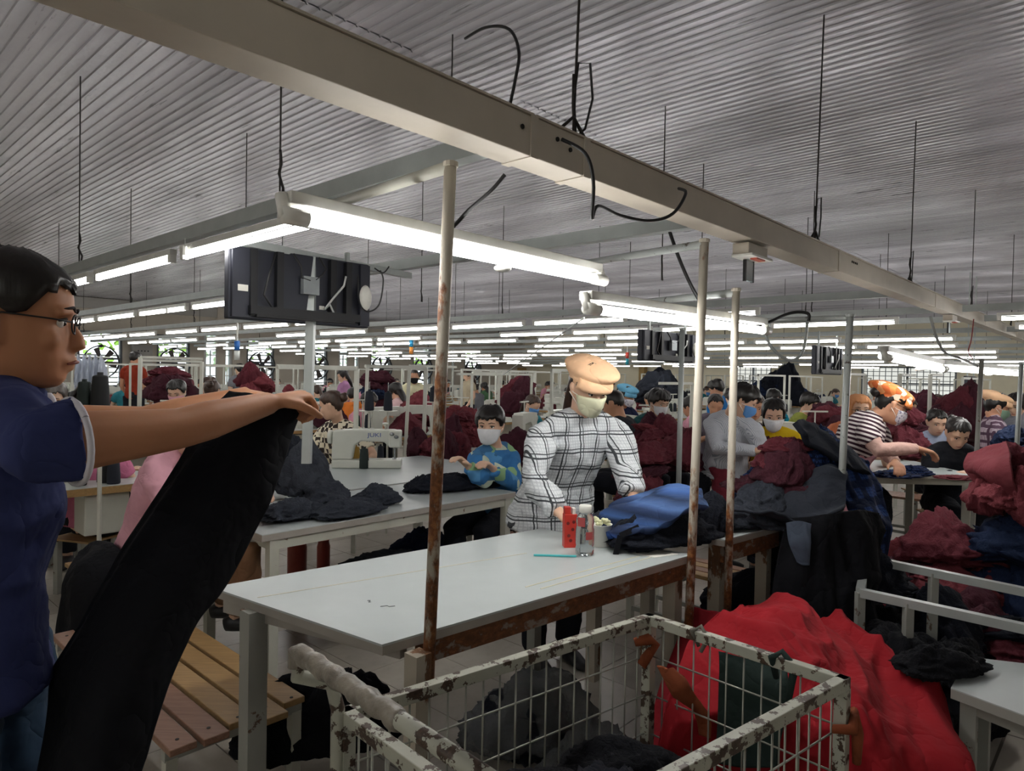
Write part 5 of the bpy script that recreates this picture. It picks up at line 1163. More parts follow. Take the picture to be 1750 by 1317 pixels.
# ------------------------------------------------------------------ garments, heaps and draped cloth
MAR = fabric('maroon', '5f2a33'); MAR2 = fabric('maroon_dark', '43202a'); MAR3 = fabric('maroon_red', '74363d'); NAV = fabric('navy_cloth', '1e2a45'); NAV2 = plaid('navy_plaid', '1c2f5c', '0e1730', 0.09, 0.35, '34548c'); CHA = fabric('charcoal', '30343d'); BLK = fabric('black_cloth', '101116'); BLK2 = fabric('black_blue', '171a23')
RED = fabric('red_cloth', '9c1f28', 0.08); GRY = fabric('grey_cloth', '3c4048')
def blob(seed, sub=5, sx=1, sy=1, sz=.5, amp=.3, freq=2.2, stretch=(1, .5, 1)):
    bm = bmesh.new(); bmesh.ops.create_icosphere(bm, subdivisions=sub, radius=1.0)
    me = bpy.data.meshes.new('garment'); bm.to_mesh(me); bm.free(); a = get_co(me)
    th = seed*1.3; R = np.array([[math.cos(th), -math.sin(th), 0], [math.sin(th), math.cos(th), 0], [0, 0, 1]])
    n = folds(a @ R, freq*1.25, seed, stretch); lo = vnoise(a*1.3+seed, seed+30)
    r = 0.72+0.5*(lo-0.3)+amp*(n-0.45)
    b = a*r[:, None]; b[:, 2] = np.where(b[:, 2] < 0, b[:, 2]*0.45, b[:, 2])
    k = 1-0.35*np.clip(b[:, 2], 0, 1); b[:, 0] *= sx*k; b[:, 1] *= sy*k; b[:, 2] *= sz
    b[:, 2] = np.maximum(b[:, 2], -0.14*sz/0.5)
    b[:, 2] += 0.14*sz/0.5
    set_co(me, b); smooth_on(me); return me
BL = {}
def blobm(v, m):
    k = (v, m.name)
    if k not in BL:
        if v not in BL:
            cfg = [(1, .8, .5, .34, 2.0, (1, .45, 1)), (1, .7, .45, .40, 2.6, (.5, 1, 1)), (1, 1, .6, .32, 1.8, (1, 1, .5)), (1.1, .6, .38, .42, 2.3, (.7, .7, 1.3)), (.9, .9, .5, .36, 3.0, (1, .35, 1)), (1, .75, .7, .30, 2.2, (1, 1, .4)), (1.2, .8, .3, .45, 2.2, (1, .6, 1))][v]
            BL[v] = blob(v*7+3, 5, *cfg)
        me = BL[v].copy(); me.materials.clear(); me.materials.append(m); BL[k] = me
    return BL[k]
def garment(loc, s, v, m, lab, group=None, rz=0.0, sz=1.0, tilt=(0, 0)):
    o = link('garment', blobm(v, m)); o.location = loc; o.scale = (s, s, s*sz); o.rotation_euler = (tilt[0], tilt[1], rz); return tag(o, lab, 'garment', group)
HB = {}
def heap(lab, c, rx, ry, h, n, mats, s=0.24, seed=0, group=None, rz=0.0):
    rd = random.Random(seed); c = Vector(c); obs = []; n = int(n*1.05)
    s = s*1.02
    for k in range(n):
        fr = (k+0.5)/n; lim = math.sqrt(max(0.0, 1-fr))
        z = max(0.0, (h-0.42*s)*fr**1.1)
        a = k*2.4+rd.uniform(-.5, .5); q = (0.35+0.65*rd.random())*lim
        x, y = rx*q*math.cos(a), ry*q*math.sin(a)
        o = garment(c+Vector((x, y, z)), s*rd.uniform(.85, 1.25), rd.randrange(7), mats[rd.randrange(len(mats))], lab, group or ' '.join(lab.split()[:9]), rd.uniform(0, 6.28), rd.uniform(1.1, 1.7)*(1.25 if fr < .5 else 1), (rd.uniform(-.35, .35), rd.uniform(-.35, .35))); obs.append(o)
    obs.sort(key=lambda o: o.location.x/o.location.y)
    for k, o in enumerate(obs):
        o['label'] = lab+(', leftmost one' if k == 0 else ', rightmost one' if k == n-1 else ', %s from its left' % ORD[min(k, 19)])
    # core below so that the mound has a body
def crom(Pm, n):
    k = len(Pm); out = []
    for i in range(k-1):
        a, b, c, d = Pm[max(i-1, 0)], Pm[i], Pm[i+1], Pm[min(i+2, k-1)]
        for s in range(n):
            u = s/n; out.append(0.5*((2*b)+(-a+c)*u+(2*a-5*b+4*c-d)*u*u+(-a+3*b-3*c+d)*u**3))
    out.append(Pm[-1]); return np.array(out)
def sheet(name, lab, cat, grid, m, th=0.008, res=14, amp=0.02, freq=6, stretch=(1, 1, .35), seed=0, edge=0.0, parent=None, kind=None):
    Gd = np.array([[tuple(p) for p in r] for r in grid]); A1 = crom(Gd, res); A2 = crom(np.swapaxes(A1, 0, 1), res); A2 = np.swapaxes(A2, 0, 1)
    nr, nc = A2.shape[:2]; pts = A2.reshape(-1, 3); o = pts[:, :].mean(0); o[2] = pts[:, 2].min()
    me = bpy.data.meshes.new(name); f = [(i*nc+j, i*nc+j+1, (i+1)*nc+j+1, (i+1)*nc+j) for i in range(nr-1) for j in range(nc-1)]
    me.from_pydata([tuple(x) for x in pts-o], [], f); me.update(); a = get_co(me); n = get_no(me)
    cv = np.array([0, 0, CAMH])-o; n = n if (n.mean(0)*cv).sum() > 0 else -n
    fo = folds(a+o, freq, seed, stretch); set_co(me, a+n*((fo-0.4)*amp)[:, None]); smooth_on(me)
    ob = link(name, me, m); ob.location = o; s = ob.modifiers.new('thickness', 'SOLIDIFY'); s.thickness = th; s.offset = 0
    if parent is not None: ob.parent = parent; ob.location = Vector(o)-parent.location
    return tag(ob, lab, cat)
def PG(rows): return [[P(*c) for c in r] for r in rows]
# the black cloth the man holds up
sheet('black_garment', 'long black cloth garment hanging from the hands of the man at the left', 'garment', PG([
    [(392, 668, 1.60), (440, 678, 1.54), (490, 686, 1.56), (512, 708, 1.60)],
    [(335, 745, 1.56), (390, 762, 1.50), (440, 775, 1.50), (482, 790, 1.56)],
    [(262, 850, 1.50), (325, 872, 1.43), (380, 890, 1.43), (432, 905, 1.50)],
    [(200, 945, 1.44), (262, 965, 1.37), (325, 985, 1.37), (382, 1002, 1.44)],
    [(148, 1045, 1.38), (212, 1062, 1.31), (275, 1072, 1.31), (332, 1068, 1.38)],
    [(108, 1135, 1.34), (172, 1150, 1.27), (235, 1156, 1.27), (296, 1148, 1.34)],
    [(82, 1235, 1.30), (142, 1245, 1.24), (200, 1250, 1.24), (262, 1242, 1.30)],
    [(55, 1345, 1.27), (112, 1352, 1.21), (170, 1356, 1.21), (226, 1350, 1.27)]]), BLK, 0.010, 12, 0.030, 4.5, (1, 1, .3), 2)
# black cloth over the pink woman's bench
sheet('black_garment', 'black garment draped over the end of the bench beside the woman in pink', 'garment', PG([
    [(150, 940, 3.35), (185, 932, 3.2), (215, 950, 3.05)], [(118, 985, 3.15), (150, 975, 2.98), (200, 985, 2.92)], [(108, 1050, 3.1), (140, 1060, 2.95), (180, 1060, 2.9)], [(104, 1110, 3.1), (140, 1120, 2.95), (175, 1110, 2.9)]]), BLK, 0.02, 12, 0.06, 6, (1, 1, .35), 4)
# red cloth bundle behind the trolley
redc = PG([
    [(1235, 1050, 2.55), (1290, 1046, 2.75), (1340, 1040, 2.80), (1400, 1060, 2.8), (1460, 1078, 2.75), (1500, 1100, 2.7)],
    [(1190, 1085, 2.35), (1265, 1075, 2.45), (1335, 1058, 2.50), (1400, 1085, 2.5), (1480, 1118, 2.5), (1545, 1150, 2.5)],
    [(1160, 1135, 2.15), (1250, 1125, 2.2), (1330, 1110, 2.2), (1420, 1135, 2.2), (1510, 1165, 2.25), (1600, 1210, 2.3)],
    [(1140, 1200, 2.05), (1240, 1190, 2.05), (1340, 1185, 2.0), (1440, 1195, 1.95), (1540, 1225, 2.0), (1640, 1275, 2.1)],
    [(1120, 1290, 2.0), (1230, 1290, 1.98), (1350, 1290, 1.92), (1450, 1300, 1.85), (1560, 1320, 1.88), (1655, 1340, 2.0)],
    [(1110, 1400, 2.0), (1230, 1410, 1.98), (1350, 1420, 1.92), (1450, 1430, 1.85), (1560, 1450, 1.88), (1660, 1460, 2.0)]])
sheet('red_cloth', 'big bright red cloth draped over the bundle behind the trolley', 'cloth', redc, RED, 0.006, 26, 0.15, 3.2, (1.2, .5, .9), 27)
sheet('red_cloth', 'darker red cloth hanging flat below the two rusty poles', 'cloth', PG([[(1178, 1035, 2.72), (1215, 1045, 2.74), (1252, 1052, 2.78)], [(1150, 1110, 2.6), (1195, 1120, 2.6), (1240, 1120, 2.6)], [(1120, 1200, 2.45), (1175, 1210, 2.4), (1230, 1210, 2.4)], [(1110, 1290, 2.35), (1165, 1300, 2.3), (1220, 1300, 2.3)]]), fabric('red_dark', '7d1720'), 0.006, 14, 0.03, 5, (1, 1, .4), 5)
garment(P(1330, 1150, 2.75)-Vector((0, 0, .42)), 0.42, 2, BLK2, 'dark bundle under the big red cloth', None, 0.4, 1.0)
sheet('green_rag', 'dark green cloth hanging over the far rim of the trolley', 'cloth', PG([[(1228, 1112, 2.0), (1290, 1130, 1.96), (1345, 1148, 1.9)], [(1230, 1150, 1.98), (1285, 1170, 1.93), (1350, 1180, 1.86)], [(1228, 1230, 1.98), (1280, 1240, 1.93), (1340, 1245, 1.86)], [(1225, 1300, 1.98), (1275, 1310, 1.93), (1330, 1310, 1.86)]]), M_GREENC, 0.006, 12, 0.035, 6, (1, 1, .3), 6)
sheet('orange_rag', 'orange cloth strip hanging inside the trolley corner', 'cloth', PG([[(1125, 1135, 2.02), (1140, 1140, 2.0), (1150, 1150, 2.0)], [(1150, 1180, 2.0), (1170, 1180, 1.98), (1190, 1190, 1.98)], [(1185, 1215, 2.0), (1200, 1220, 1.98), (1212, 1225, 1.98)], [(1195, 1255, 2.0), (1205, 1258, 1.98), (1214, 1262, 1.98)]]), M_ORANGE, 0.006, 8, 0.03, 8, (1, 1, .5), 7)
# trolley content
for k, (px, py, d, s, v, mm, lab) in enumerate(((905, 1275, 1.55, .17, 0, BLK, 'black garment at the left of the trolley load'), (1040, 1290, 1.45, .22, 3, BLK2, 'navy-black garment at the front of the trolley load'), (1110, 1240, 1.75, .2, 1, BLK, 'black garment at the back of the trolley load'), (980, 1340, 1.35, .24, 6, NAV, 'dark navy garment nearest the camera in the trolley'), (1190, 1330, 1.5, .18, 4, BLK2, 'dark garment at the right of the trolley load'))):
    p = P(px, py, d); garment(Vector((p.x, p.y, p.z-0.12-0.4*s)), s*1.25, v, mm, lab, None, k*1.3, 1.0)
for k, (ax_, ay_) in enumerate(((.3, .3), (.7, .35), (.35, .7), (.7, .75))): p = c0+ex*ax_+ey*ay_; garment(lift(p, .18), .24, k, BLK2, 'black garment at the bottom of the trolley, %s' % ('rear left corner', 'rear right corner', 'near left corner', 'near right corner')[k], None, k, 1.1)
# plastic bags with dark cloth under the near table
t = NT('clear_plastic'); t.b.inputs['Transmission Weight'].default_value = 0.72; t.b.inputs['IOR'].default_value = 1.15; t.bump(t.noise(22, 4), 0.8, 0.02); M_PLAS = t.out('b9bec2', 0.18)
for k, (px, py, d, s, v) in enumerate(((905, 1095, 2.75, .26, 1), (1010, 1150, 2.35, .22, 4))):
    p = P(px, py, d); z0 = 0.0
    garment(Vector((p.x, p.y, z0)), s*0.85, 2, BLK2, 'dark cloth inside the %s clear plastic bag under the near table' % ('rear', 'front')[k], None, k, 1.5)
    o = link('plastic_bag', blobm(v, M_PLAS)); o.location = (p.x, p.y, z0); o.scale = (s*1.15, s*1.15, s*2.1); tag(o, 'crinkled clear plastic bag, %s one under the near table' % ('rear', 'front')[k], 'plastic bag')
p = P(560, 1100, 2.5); garment(Vector((p.x, p.y, 0.12)), 0.30, 3, BLK, 'black garment under the near end of the near table', None, .3, 2.0)
# second row table load
G2 = 'charcoal garments on the second-row table'
def gz(px, py, d, z, s, v, m, lab, sz=1.0, rz=0.0, tilt=(0, 0), group=None):
    p = P(px, py, d); return garment(Vector((p.x, p.y, z)), s, v, m, lab, group, rz, sz, tilt)
gz(600, 850, 3.55, .752, .21, 3, CHA, 'charcoal garment crumpled in front on the second-row table', .9, .9)
gz(560, 835, 3.75, .752, .22, 0, CHA, 'charcoal garment in the middle of the second-row table', 1.2, 2.2)
gz(640, 840, 3.85, .752, .17, 4, CHA, 'charcoal garment at the right end of the second-row cloth heap', 1.0, .2)
gz(500, 850, 3.45, .752, .20, 6, CHA, 'charcoal garment at the left of the second-row cloth heap', 1.5, 1.2)
gz(520, 800, 3.95, .78, .24, 5, GRY, 'stiff dark grey garment standing up in the second-row cloth heap', 1.5, 2.6)
gz(470, 770, 4.1, .80, .26, 2, CHA, 'dark garment tall at the back left of the second-row heap', 1.9, 1.6)
gz(765, 830, 4.35, .752, .24, 3, BLK2, 'black trousers bunched before the seated woman in the checked jacket', 1.0, .5)
gz(810, 815, 4.45, .752, .17, 0, BLK2, 'black trouser leg in the hands of the seated woman in the checked jacket', 1.1, .2)
gz(715, 828, 4.3, .752, .14, 1, BLK2, 'left end of the bunched black trousers on the second-row table', 1.2, 1.2)
gz(660, 930, 4.15, .28, .36, 6, GRY, 'grey garment lying on the shelf below the second-row table', 1.0, .9)
gz(720, 915, 4.5, .30, .26, 4, NAV, 'navy garment on the shelf below the second-row table', 1.0, .4)
m = MB(); slab(m, rect(1.62, 3.1, 2.98, 3.55, .3), .28, .02); so = m.build('shelf_board', M_EDGE); tag(so, 'grey shelf board below the second-row table', 'shelf')
t = NT('blue_faded_bands'); wv = t.noise(3.0, 2); v_ = t.math('ADD', t.xyz()[2], t.math('MULTIPLY', wv, 0.05)); wrinkle(t)
M_BLUEG = t.out(t.ramp(t.math('MULTIPLY', v_, 4.2), [(0.0, '1c2438'), (0.15, '2c4f92'), (0.24, '1d2740'), (0.36, '263452'), (0.42, '3a5788'), (0.52, '202c47'), (0.60, '2a3a5c'), (0.68, '4d699a'), (0.80, '26344f'), (0.90, '3f5f98'), (1.0, '54719f')]), 0.85, 0, 0.2)
# near table load: blue garment folded over black bag
gz(1135, 935, 2.86, .801, .27, 3, BLK2, 'black cloth bag at the bottom of the blue heap on the near table', 1.15, .45)
sheet('blue_garment', 'blue and navy striped garment folded on top of the black bag on the near table', 'garment', PG([
    [(1040, 885, 2.92), (1050, 865, 2.98), (1095, 850, 3.04), (1150, 830, 3.1), (1180, 838, 3.1)],
    [(1033, 905, 2.84), (1055, 880, 2.86), (1110, 862, 2.88), (1160, 845, 2.92), (1192, 850, 2.96)],
    [(1038, 918, 2.76), (1075, 900, 2.76), (1125, 880, 2.76), (1170, 862, 2.8), (1198, 862, 2.86)],
    [(1055, 925, 2.72), (1100, 915, 2.70), (1150, 895, 2.70), (1185, 875, 2.74), (1202, 875, 2.8)]]), M_BLUEG, 0.03, 12, 0.055, 7, (.4, 1, 1), 12)
m = MB(); a, b_ = P(1092, 900, 2.70), P(1052, 948, 2.66); o = link('x', MB().mesh('x')) if 0 else None
st_ = thing('strap', 'black woven strap hanging off the blue garment', 'strap', b_); m.beam(Vector(), P(1060, 915, 2.67)-b_, 0.022, 0.004, (0, -1, 0)); m.beam(P(1060, 915, 2.67)-b_, a-b_, 0.022, 0.004, (0, -1, 0.3)); m.build('webbing', BLK, st_)
gz(1030, 872, 3.1, .801, .15, 1, CHA, 'charcoal cloth under the leaning woman, behind the water bottle', 1.0, .4)
gz(1215, 880, 3.05, .801, .15, 5, BLK2, 'dark cloth between the two rusty poles on the table end', 1.4, .9)
# big heap at the right on the second near table and over its end
HP = 'the big heap on the second near table'
gz(1255, 880, 3.2, .801, .22, 3, CHA, 'charcoal garment at the left foot of '+HP, 1.2, .2)
gz(1300, 870, 3.3, .801, .25, 0, CHA, 'charcoal garment in the front of '+HP, 1.4, 1.1)
gz(1350, 850, 3.45, .801, .28, 4, MAR2, 'dark maroon garment deep inside '+HP, 2.0, 2.0)
gz(1345, 815, 3.45, .95, .20, 2, MAR2, 'maroon garment in the middle of '+HP, 1.5, .6)
gz(1330, 790, 3.5, 1.02, .19, 0, MAR, 'folded maroon garment near the top of '+HP, 1.4, .9)
gz(1300, 820, 3.55, .90, .19, 6, MAR2, 'maroon garment on the left flank of '+HP, 1.6, 2.3)
gz(1345, 760, 3.5, 1.12, .14, 3, MAR, 'topmost maroon garment of '+HP, 1.3, .2)
gz(1400, 790, 3.55, 1.0, .19, 5, NAV2, 'navy checked garment behind the top of '+HP, 1.5, .8)
gz(1290, 840, 3.75, .84, .18, 1, NAV2, 'navy checked garment at the back left of '+HP, 1.8, .8)
sheet('navy_garment', 'dark navy garment thrown over the top of '+HP, 'garment', PG([
    [(1355, 725, 3.5), (1375, 722, 3.6), (1395, 735, 3.65)], [(1365, 745, 3.42), (1395, 745, 3.5), (1425, 760, 3.55)], [(1395, 765, 3.4), (1430, 768, 3.45), (1455, 780, 3.5)], [(1425, 790, 3.38), (1450, 800, 3.4), (1475, 815, 3.45)]]), BLK2, 0.03, 10, 0.06, 6, (1, 1, .5), 31)
sheet('navy_garment', 'navy checked cloth down the right side of '+HP, 'garment', PG([
    [(1425, 775, 3.5), (1450, 778, 3.55), (1480, 790, 3.6)], [(1435, 810, 3.38), (1465, 815, 3.42), (1500, 835, 3.5)], [(1445, 850, 3.32), (1480, 860, 3.36), (1512, 880, 3.42)], [(1458, 890, 3.3), (1490, 905, 3.32), (1515, 925, 3.38)], [(1475, 925, 3.3), (1497, 940, 3.32), (1512, 950, 3.36)]]), NAV2, 0.02, 12, 0.06, 6, (1, 1, .35), 33)
sheet('charcoal_garment', 'charcoal trousers draped across the front of '+HP, 'garment', PG([
    [(1350, 842, 3.32), (1385, 828, 3.34), (1415, 800, 3.38), (1440, 812, 3.36)], [(1325, 862, 3.2), (1370, 858, 3.2), (1410, 838, 3.22), (1442, 840, 3.24)], [(1290, 882, 3.12), (1345, 885, 3.12), (1400, 872, 3.14), (1440, 868, 3.18)], [(1245, 885, 3.1), (1310, 893, 3.06), (1375, 888, 3.08), (1438, 882, 3.12)]]), CHA, 0.012, 16, 0.095, 5.5, (.45, 1, 1), 35)
sheet('black_garment', 'black cloth hanging from the end of the second near table down to the floor', 'garment', PG([
    [(1345, 888, 3.12), (1380, 885, 3.1), (1420, 878, 3.1), (1465, 872, 3.15), (1490, 880, 3.25)], [(1335, 925, 3.08), (1375, 925, 3.05), (1420, 925, 3.05), (1465, 930, 3.1), (1492, 940, 3.2)], [(1325, 975, 3.05), (1370, 985, 3.0), (1420, 990, 3.0), (1465, 990, 3.05), (1490, 990, 3.15)], [(1315, 1040, 3.0), (1365, 1050, 2.96), (1420, 1060, 2.95), (1465, 1060, 3.0), (1495, 1055, 3.1)], [(1300, 1130, 2.98), (1360, 1140, 2.92), (1420, 1150, 2.92), (1475, 1150, 2.98), (1510, 1140, 3.1)]]), BLK, 0.012, 12, 0.10, 5, (1, 1, .3), 37)
sheet('grey_rag', 'faded grey-blue cloth hanging beside the end of the second near table', 'garment', PG([[(1343, 893, 3.05), (1365, 890, 3.04), (1385, 895, 3.04)], [(1348, 925, 3.03), (1368, 925, 3.01), (1384, 930, 3.01)], [(1362, 960, 3.01), (1372, 965, 3.0), (1382, 965, 3.0)]]), fabric('faded_blue', '4c5666'), 0.006, 10, 0.02, 9, (1, 1, .3), 38)
heap('black garment in the floor heap beside the second near table', P(1400, 1040, 3.45).xy.to_3d(), .30, .22, .70, 7, [BLK, BLK2], .34, 5, 'black garments in the floor heap')
heap('black garment between the rail rack and red cloth', lift(P(1520, 1120, 2.95), 0), .28, .2, .36, 6, [BLK, BLK2], .28, 6, 'black garments by the rail rack')
heap('maroon garment in the floor heap behind the rail rack', lift(P(1600, 960, 3.95), 0), .50, .32, .55, 14, [MAR, MAR2, MAR2, MAR3], .28, 7, 'maroon garments in the floor heap')
heap('dark maroon garment low behind the lower rail of the rack', lift(P(1660, 1060, 3.35), 0), .52, .25, .38, 9, [MAR2, MAR, BLK2], .26, 8, 'dark garments below the rack rails')
heap('dark navy garment in the heap at the right edge', lift(P(1770, 960, 3.75), 0), .30, .30, .70, 8, [NAV, BLK2, NAV2], .30, 9, 'navy garments at the right edge')
heap('maroon garment on top of the navy heap at the right edge', lift(P(1745, 850, 3.8), .72), .26, .22, .34, 7, [MAR, MAR3, MAR], .20, 10, 'maroon garments at the right edge')
sheet('maroon_garment', 'maroon garment with a long sleeve hanging at the right end of the white table', 'garment', PG([[(1655, 775, 4.0), (1690, 768, 3.9), (1725, 760, 3.8)], [(1650, 800, 3.95), (1695, 800, 3.75), (1735, 790, 3.65)], [(1685, 825, 3.85), (1710, 825, 3.7), (1742, 820, 3.6)], [(1692, 850, 3.8), (1715, 845, 3.7), (1740, 850, 3.6)]]), MAR3, 0.012, 14, 0.10, 5, (1, .5, 1), 41)
gz(1610, 1170, 2.35, .5, .17, 3, BLK, 'black garment with a label on the low white table, lower right', 1.2, .3); gz(1560, 1150, 2.4, .1, .26, 0, BLK2, 'dark garment leaning against the low white table', 2.0, .9)
# on the right-hand white table
gz(1530, 800, 4.95, .80, .20, 6, NAV2, 'navy checked garment spread on the right-hand white table', .8, .5); gz(1565, 795, 5.0, .80, .14, 3, NAV2, 'blue checked garment by the hand of the striped-shirt woman', 1.3, .2); gz(1635, 800, 4.9, .80, .16, 6, MAR3, 'flat maroon garment at the right end of the white table', .55, .1)
# heaps on tables further back
def bheap(lab, px, ytop, d, wpx, z0, n, mats, seed, s=None, dy=.3, group=None):
    p = P(px, ytop, d); w = wpx/2*d/1168; heap(lab, Vector((p.x, p.y, z0)), w*.62, dy, max(.1, p.z-z0-0.04), n, mats, s or w*.45, seed, group)
bheap('maroon garment heaped right of the checked-shirt woman', 1125, 712, 5.4, 130, .76, 10, [MAR, MAR, MAR3, MAR2], 11, .20)
bheap('maroon garment low behind the checked-shirt woman', 1098, 755, 4.9, 90, .30, 9, [MAR, MAR2, MAR], 12, .20)
bheap('maroon garment heaped beyond the masked seated woman', 795, 690, 6.9, 90, .76, 8, [MAR, MAR3], 13, .22)
bheap('dark maroon garment behind the checked-jacket woman', 885, 745, 5.3, 60, .4, 6, [MAR2, MAR], 14, .22)
bheap('maroon garment behind the lettered sewing machine', 745, 745, 6.3, 190, .70, 9, [MAR, MAR2], 15, .20, .15)
bheap('maroon garment before the cream T-shirt woman', 725, 682, 9.0, 100, .76, 8, [MAR, MAR3], 16, .25)
bheap('maroon garment in the bundle at the left of the hall', 287, 618, 9.5, 75, .9, 7, [MAR2, MAR], 17, .30)
bheap('maroon garment bundled above the man\'s forearm', 432, 632, 9.2, 55, .9, 5, [MAR, MAR3], 18, .26)
bheap('dark maroon garment by the white frame, middle distance', 642, 632, 10.5, 50, .9, 6, [MAR2, NAV], 19, .25)
bheap('maroon garment in the heap left of the peach cap', 884, 650, 10.0, 60, .8, 7, [MAR, MAR2], 20, .25)
bheap('maroon garment heaped left of the orange headscarf', 1418, 695, 6.9, 62, .76, 8, [MAR, MAR2], 22, .2)
bheap('maroon garment heaped behind the striped-shirt woman', 1540, 695, 6.3, 80, .76, 8, [MAR, MAR2], 23, .2)
bheap('maroon garment in the mound right of the smiling woman', 1640, 688, 7.9, 90, .76, 9, [MAR2, MAR2, MAR], 24, .3)
bheap('maroon garment far below the barred window', 1580, 676, 12.0, 90, .9, 7, [MAR2, MAR], 25, .35)
bheap('dark navy garment stacked along the cream wall', 1330, 652, 15.0, 140, .9, 9, [NAV, BLK2], 26, .45)
bheap('dark garment stacked far right of the peach cap', 1120, 648, 14.0, 90, .9, 8, [BLK2, CHA], 27, .4)
bheap('blue garment heaped behind the right edge post', 1735, 725, 5.6, 60, .76, 5, [fabric('blue_cloth', '2f5fa8'), NAV], 28, .16)
bheap('navy garment in the heap beside the turquoise top', 1305, 690, 8.4, 60, .76, 5, [NAV, BLK2], 29, .2)
bheap('maroon garment on the table edge below the yellow top woman', 1290, 728, 5.5, 50, .76, 4, [MAR2, MAR], 30, .15)


def bottle():
    p = G(999, 947, TZ); r = thing('water_bottle', 'clear plastic water bottle with white cap and red print on the near table', 'bottle', p)
    M_PET = NT('clear_pet'); M_PET.b.inputs['Transmission Weight'].default_value = 0.9; M_PET.b.inputs['IOR'].default_value = 1.3; mp = M_PET.out('d8e2e4', 0.06)
    m = MB(); m.lathe([(0.030, 0.0), (0.036, 0.006), (0.0365, 0.03), (0.034, 0.036), (0.0365, 0.042), (0.0365, 0.10), (0.033, 0.115), (0.0365, 0.13), (0.032, 0.15), (0.022, 0.162), (0.021, 0.168)], 24); bb_ = m.build('bottle_body', mp, r, True)
    m = MB(); m.lathe([(0.024, 0.165), (0.025, 0.17), (0.025, 0.19), (0.023, 0.193)], 20); m.build('cap', M_CAP, r, True)
    mr = mat('red_print', 'b04a4a', 0.5)
    for z, a0, a1, h in ((0.115, 3.7, 4.6, .035), (0.065, 4.7, 5.5, .03)):
        m = MB(); n = 8; vs = [(0.0372*math.cos(a0+(a1-a0)*i/n), 0.0372*math.sin(a0+(a1-a0)*i/n), z+k*h) for k in (0, 1) for i in range(n+1)]; m._a(vs, [(i, i+1, n+2+i, n+1+i) for i in range(n)]); m.build('label_print', mr, bb_, True)
bottle()
p = G(973, 934, TZ); r = thing('red_carton', 'slim red drink carton with dark blossom print on the near table', 'carton', p, 0.15)
m = MB(); m.box((0, 0, 0.068), (0.052, 0.04, 0.135)); cb_ = m.build('carton_box', mat('carton_red', 'c8382e', 0.4), r, bevel=0.002)
for x, z in ((-.012, .1), (.008, .075), (-.008, .05), (.012, .105), (.0, .03)): m = MB(); m.ell((x, -0.0203, z), (.007, .0008, .007), nu=8, nv=5); m.build('blossom_print', mat('carton_dark', '6e1a1a', 0.5), cb_)
m = MB(); m.box((-.012, 0, .15), (.024, .03, .028)); m.build('tab_red', mat('carton_red', 'c8382e', 0.4), r); m = MB(); m.box((.014, 0, .147), (.012, .028, .024)); m.build('tab_white', M_LABEL, r)
p = G(1026, 932, TZ); r = thing('food_tub', 'white plastic tub of pale snacks behind the water bottle', 'tub', p)
m = MB(); m.lathe([(0.036, 0), (0.038, 0.003), (0.046, 0.088), (0.048, 0.09), (0.044, 0.09), (0.036, .006)], 20); m.build('tub_cup', M_CAP, r, True)
rd = random.Random(2); m = MB()
for k in range(26): a = rd.uniform(0, 6.3); q = rd.uniform(0, .034); m.ell((q*math.cos(a), q*math.sin(a), .088+rd.uniform(0, .022)), (.009, .007, .007), nu=6, nv=5)
s_ = m.build('snacks', mat('snack_cream', 'd8d8b0', 0.7), r, True); s_['kind'] = 'stuff'
a, b_ = G(912, 948, TZ+.004), G(985, 950, TZ+.004); r = thing('utility_knife', 'slim turquoise plastic thread cutter lying by the water bottle', 'cutter', a); m = MB(); m.beam(Vector(), b_-a, .010, .007); m.build('handle', mat('turquoise_plastic', '54c4c8', 0.3), r, bevel=.002); m = MB(); m.beam((b_-a), (b_-a)*1.25, .006, .001); m.build('blade', M_STEEL, r)
m = MB(); q = [G(1080, 945, TZ), G(1118, 953, TZ), G(1160, 947, TZ), G(1120, 940, TZ)]; o = q[0].copy(); m.hexa([v-o+Vector((0, 0, .0016)) for v in q], [v-o+Vector((0, 0, .0004)) for v in q]); ob = m.build('paper_slip', M_LABEL); ob.location = o; tag(ob, 'white paper slip under the edge of the black bag', 'paper')
p = P(1208, 875, 3.0); r = thing('blue_box', 'bright blue plastic box between the two rusty poles', 'box', Vector((p.x, p.y+.12, TZ))); m = MB(); m.box((0, 0, .07), (.07, .05, .14)); m.build('box_body', M_BLUEP, r, bevel=.004); m = MB(); m.box((-.01, 0, .148), (.045, .04, .016)); m.build('lid', mat('box_lid', '2a4fa0', .4), r)
for k, (x0, y0, x1, y1) in enumerate(((650, 1036, 675, 1035), (1010, 930, 1000, 938), (628, 1026, 634, 1028))):
    a = G(x0, y0, TZ+.001); b_ = G(x1, y1, TZ+.001); m = MB(); m.tube([Vector(), (b_-a)*.35+Vector((.004, .006, 0)), (b_-a)*.7-Vector((.003, .005, 0)), b_-a], .0008, 5); ob = m.build('thread_scrap', M_TH_K, smooth=True); ob.location = a; tag(ob, 'loose dark thread scrap on the near table, %s one' % ('middle front', 'near the carton', 'smallest')[k], 'thread')
